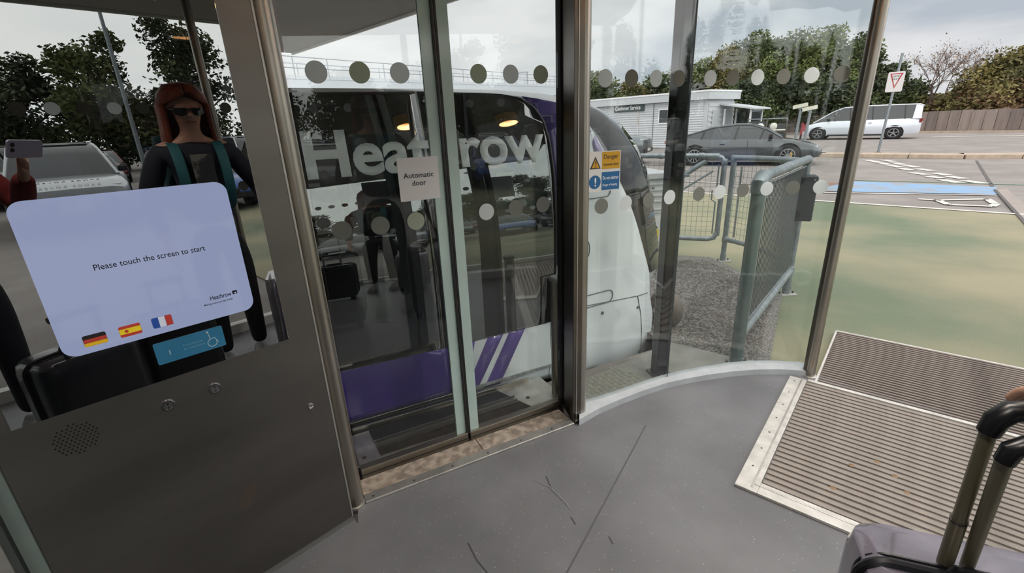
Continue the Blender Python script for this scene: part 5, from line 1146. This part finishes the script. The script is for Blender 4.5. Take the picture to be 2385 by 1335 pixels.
hair(pw, pq, mat('auburn_hair', rgb(128, 62, 40), .5, var=.3, vscale=30, stretch=(4, 4, .6)), True)
SG = glass('sunglass_lens', body=(.01, .01, .012, 1), ior=1.5, add=.05)
fr_ = MB().tube([pq(-.088, .0, 1.527), pq(-.080, .070, 1.527), pq(0, .104, 1.527), pq(.080, .070, 1.527), pq(.088, .0, 1.527)], .005, 6).build('sunglasses', BLACKP, pw)
for s_ in (-1, 1): MB().add([pq(s_*.012, .108, 1.535), pq(s_*.066, .090, 1.535), pq(s_*.070, .084, 1.508), pq(s_*.040, .100, 1.494), pq(s_*.016, .108, 1.502), pq(s_*.012, .100, 1.535), pq(s_*.066, .082, 1.535), pq(s_*.070, .076, 1.508), pq(s_*.040, .092, 1.494), pq(s_*.016, .100, 1.502)], [(0,1,2,3,4),(9,8,7,6,5),(0,5,6,1),(1,6,7,2),(2,7,8,3),(3,8,9,4),(4,9,5,0)]).build('lens', SG, fr_)
TEAL = mat('teal_strap', rgb(30, 92, 100), .7)
for s_ in (-1, 1): MB().rings([[Vector(pq(s_*.105+dx, y, z))+Vector((0, th, 0)) for dx, th in ((-.028, 0), (.028, 0), (.028, .012), (-.028, .012))] for y, z in ((-.09, 1.33), (.0, 1.385), (.085, 1.33), (.122, 1.22), (.118, 1.10), (.06, .98))]).build('backpack_strap', TEAL, pw).modifiers.new('soft', 'SUBSURF').render_levels == 2
MB().rings([[(p[0], -.20+p[1], z) for p in rrect(-.15, .15, -.07, .07, .04, 4)] for z in (1.0, 1.03, 1.35, 1.42)]).build('backpack', mat('teal_pack', rgb(28, 60, 68), .8), pw, bevel=.02)
MB().rings([[pq(x, y, z) for x, y in ((-.05, .116), (0, .124), (.05, .116), (.05, .10), (-.05, .10))] for z in (1.02, 1.2, 1.30)]).build('printed_shirt', mat('shirt_print', rgb(46, 48, 50), .8, col2=rgb(120, 118, 110), vscale=14, lo=.5, hi=.6), pw)
pp, qp = person('photographer in a dark red top holding up a phone, behind the camera', (-.06, -.47, 0), 0, 1.76,
    dict(rh=dict(w=(.165, .335, 1.290), d=(-.35, .55, .62), p=(-.8, -.3, .2), c=.42), re=(.30, .14, 1.13), lh=dict(w=(-.27, .05, .92), d=(0, .1, -1), p=(1, 0, 0), c=.25), le=(-.29, -.04, 1.15)),
    dict(top=mat('dark_red_top', rgb(112, 30, 30), .85, var=.1), legs=mat('dark_jeans', rgb(34, 36, 46), .85), shoe=mat('white_shoe', rgb(178, 176, 172), .6)))
hair(pp, qp, mat('brown_hair', rgb(52, 40, 32), .6, var=.2, vscale=30), False)
ph = thing('phone', 'pale lilac phone held up level with the camera', 'phone', (0, 0, 0))
Pm = Matrix.Identity(4)
for i in range(3): Pm[i][0] = rt[i]; Pm[i][1] = up[i]; Pm[i][2] = -fwd[i]; Pm[i][3] = (Vector((0, 0, CAM_H))-fwd*.020+rt*.045-up*.022)[i]
ph.matrix_world = Pm
MB().prism(rrect(-.075, .075, -.037, .037, .010, 5), 0, .008, 'xy').build('body', mat('lilac_phone', rgb(196, 190, 216), .3), ph)
MB().prism(rrect(-.072, .072, -.034, .034, .009, 5), .008, .0088, 'xy').build('screen', mat('phone_screen', rgb(12, 12, 14), .1), ph)
for x, y in ((-.055, .018), (-.055, -.004)): MB().lathe([(.0, -.002), (.008, -.002), (.009, 0)], (x, y, 0), 16).build('lens_ring', BLACKP, ph)

# ------------------------------------------------------------ car park behind the shelter, seen in the reflections
CPZ = -.415
def cp(a, n): q = kw(a, n); return (q[0], q[1], CPZ)
row = [('silver grey', 'suv', (176, 180, 184), .6), ('white', 'hatch', (206, 208, 208), .1), ('blue', 'hatch', (46, 84, 150), .4), ('black', 'suv', (30, 31, 33), .3), ('dark red', 'hatch', (104, 30, 32), .4), ('graphite', 'hatch', (84, 88, 92), .5), ('pale gold', 'suv', (168, 160, 142), .5)]
KN_ = {'suv': 'SUV', 'hatch': 'hatchback', 'van': 'van'}
for r_i, (nn, order, nm) in enumerate(((-12.6, (4, 1, 5, 0, 2, 3, 6), 'front'), (-19.5, (6, 2, 3, 5, 1, 0), 'middle'), (-26.5, (1, 5, 0, 4, 2, 3), 'rear'))):
    for j, oi in enumerate(order):
        cn, kd_, c3, mt_ = row[oi]; a = .5+(j-3)*2.75+r_i*.9
        cc = car(kd_, '%s %s parked in the %s row of the car park behind the shelter' % (cn, KN_[kd_], nm), cp(a, nn), 134.8, c3, mt_, group='cars parked behind the shelter')
        if r_i == 0 and oi == 0:
            me = text_mesh('RANGE ROVER', .10, .01, 'CENTER', .002, 1.6); me.transform(Matrix.Translation((2.30, 0, 1.075)) @ Matrix.Rotation(radians(90), 4, 'Z') @ Matrix.Rotation(radians(12), 4, 'X')); me.materials.append(DARKP); link('bonnet_lettering', me, cc)
for i, (x, y, h, w, lm) in enumerate(((31.3, -19.2, 9.4, 4.2, LD), (28.6, -22.6, 7.9, 4.0, LG), (34.5, -15.5, 8.6, 3.6, LD), (26.5, -26.5, 6.4, 4.6, LD), (22.5, -29.5, 6.0, 4.6, LG), (17.5, -32.5, 6.2, 4.6, LD), (11.5, -35.0, 6.6, 4.8, LG), (5.0, -37.0, 6.2, 4.8, LD), (-3.0, -38.0, 6.4, 5.0, LG), (38.0, -10.0, 6.8, 4.6, LD), (30.5, -21.0, 4.6, 4.6, LD), (24.8, -28.0, 4.4, 4.6, LD), (36.0, -12.8, 4.6, 4.6, LG))):
    wds = ('tallest dark', 'tall bright green', 'tall slim dark', 'rounded dark', 'rounded green', 'broad dark', 'broad green', 'wide dark', 'widest green', 'rightmost dark', 'low dark', 'lowest dark', 'low green')[i]
    tree('car_park_tree', wds+' tree beyond the car park, seen in reflection', (x, y, -.45), h+.3, w, lm, 8000, 200+i, ls=.17)
for i, (a, n, h) in enumerate(((2.75, -17.2, 6.4), (10.5, -24, 5.2))):
    q = kw(a, n); lq = thing('car_park_lamp_post', ('taller', 'shorter')[i]+' grey lamp post in the car park behind the shelter', 'lamp post', (q[0], q[1], CPZ)); MB().tube([(0, 0, 0), (0, 0, h)], [.07, .045], 10).build('column', GALV, lq, smooth=True); MB().box(-.5, .1, -.09, .09, h-.02, h+.08).build('lantern', GALV, lq)
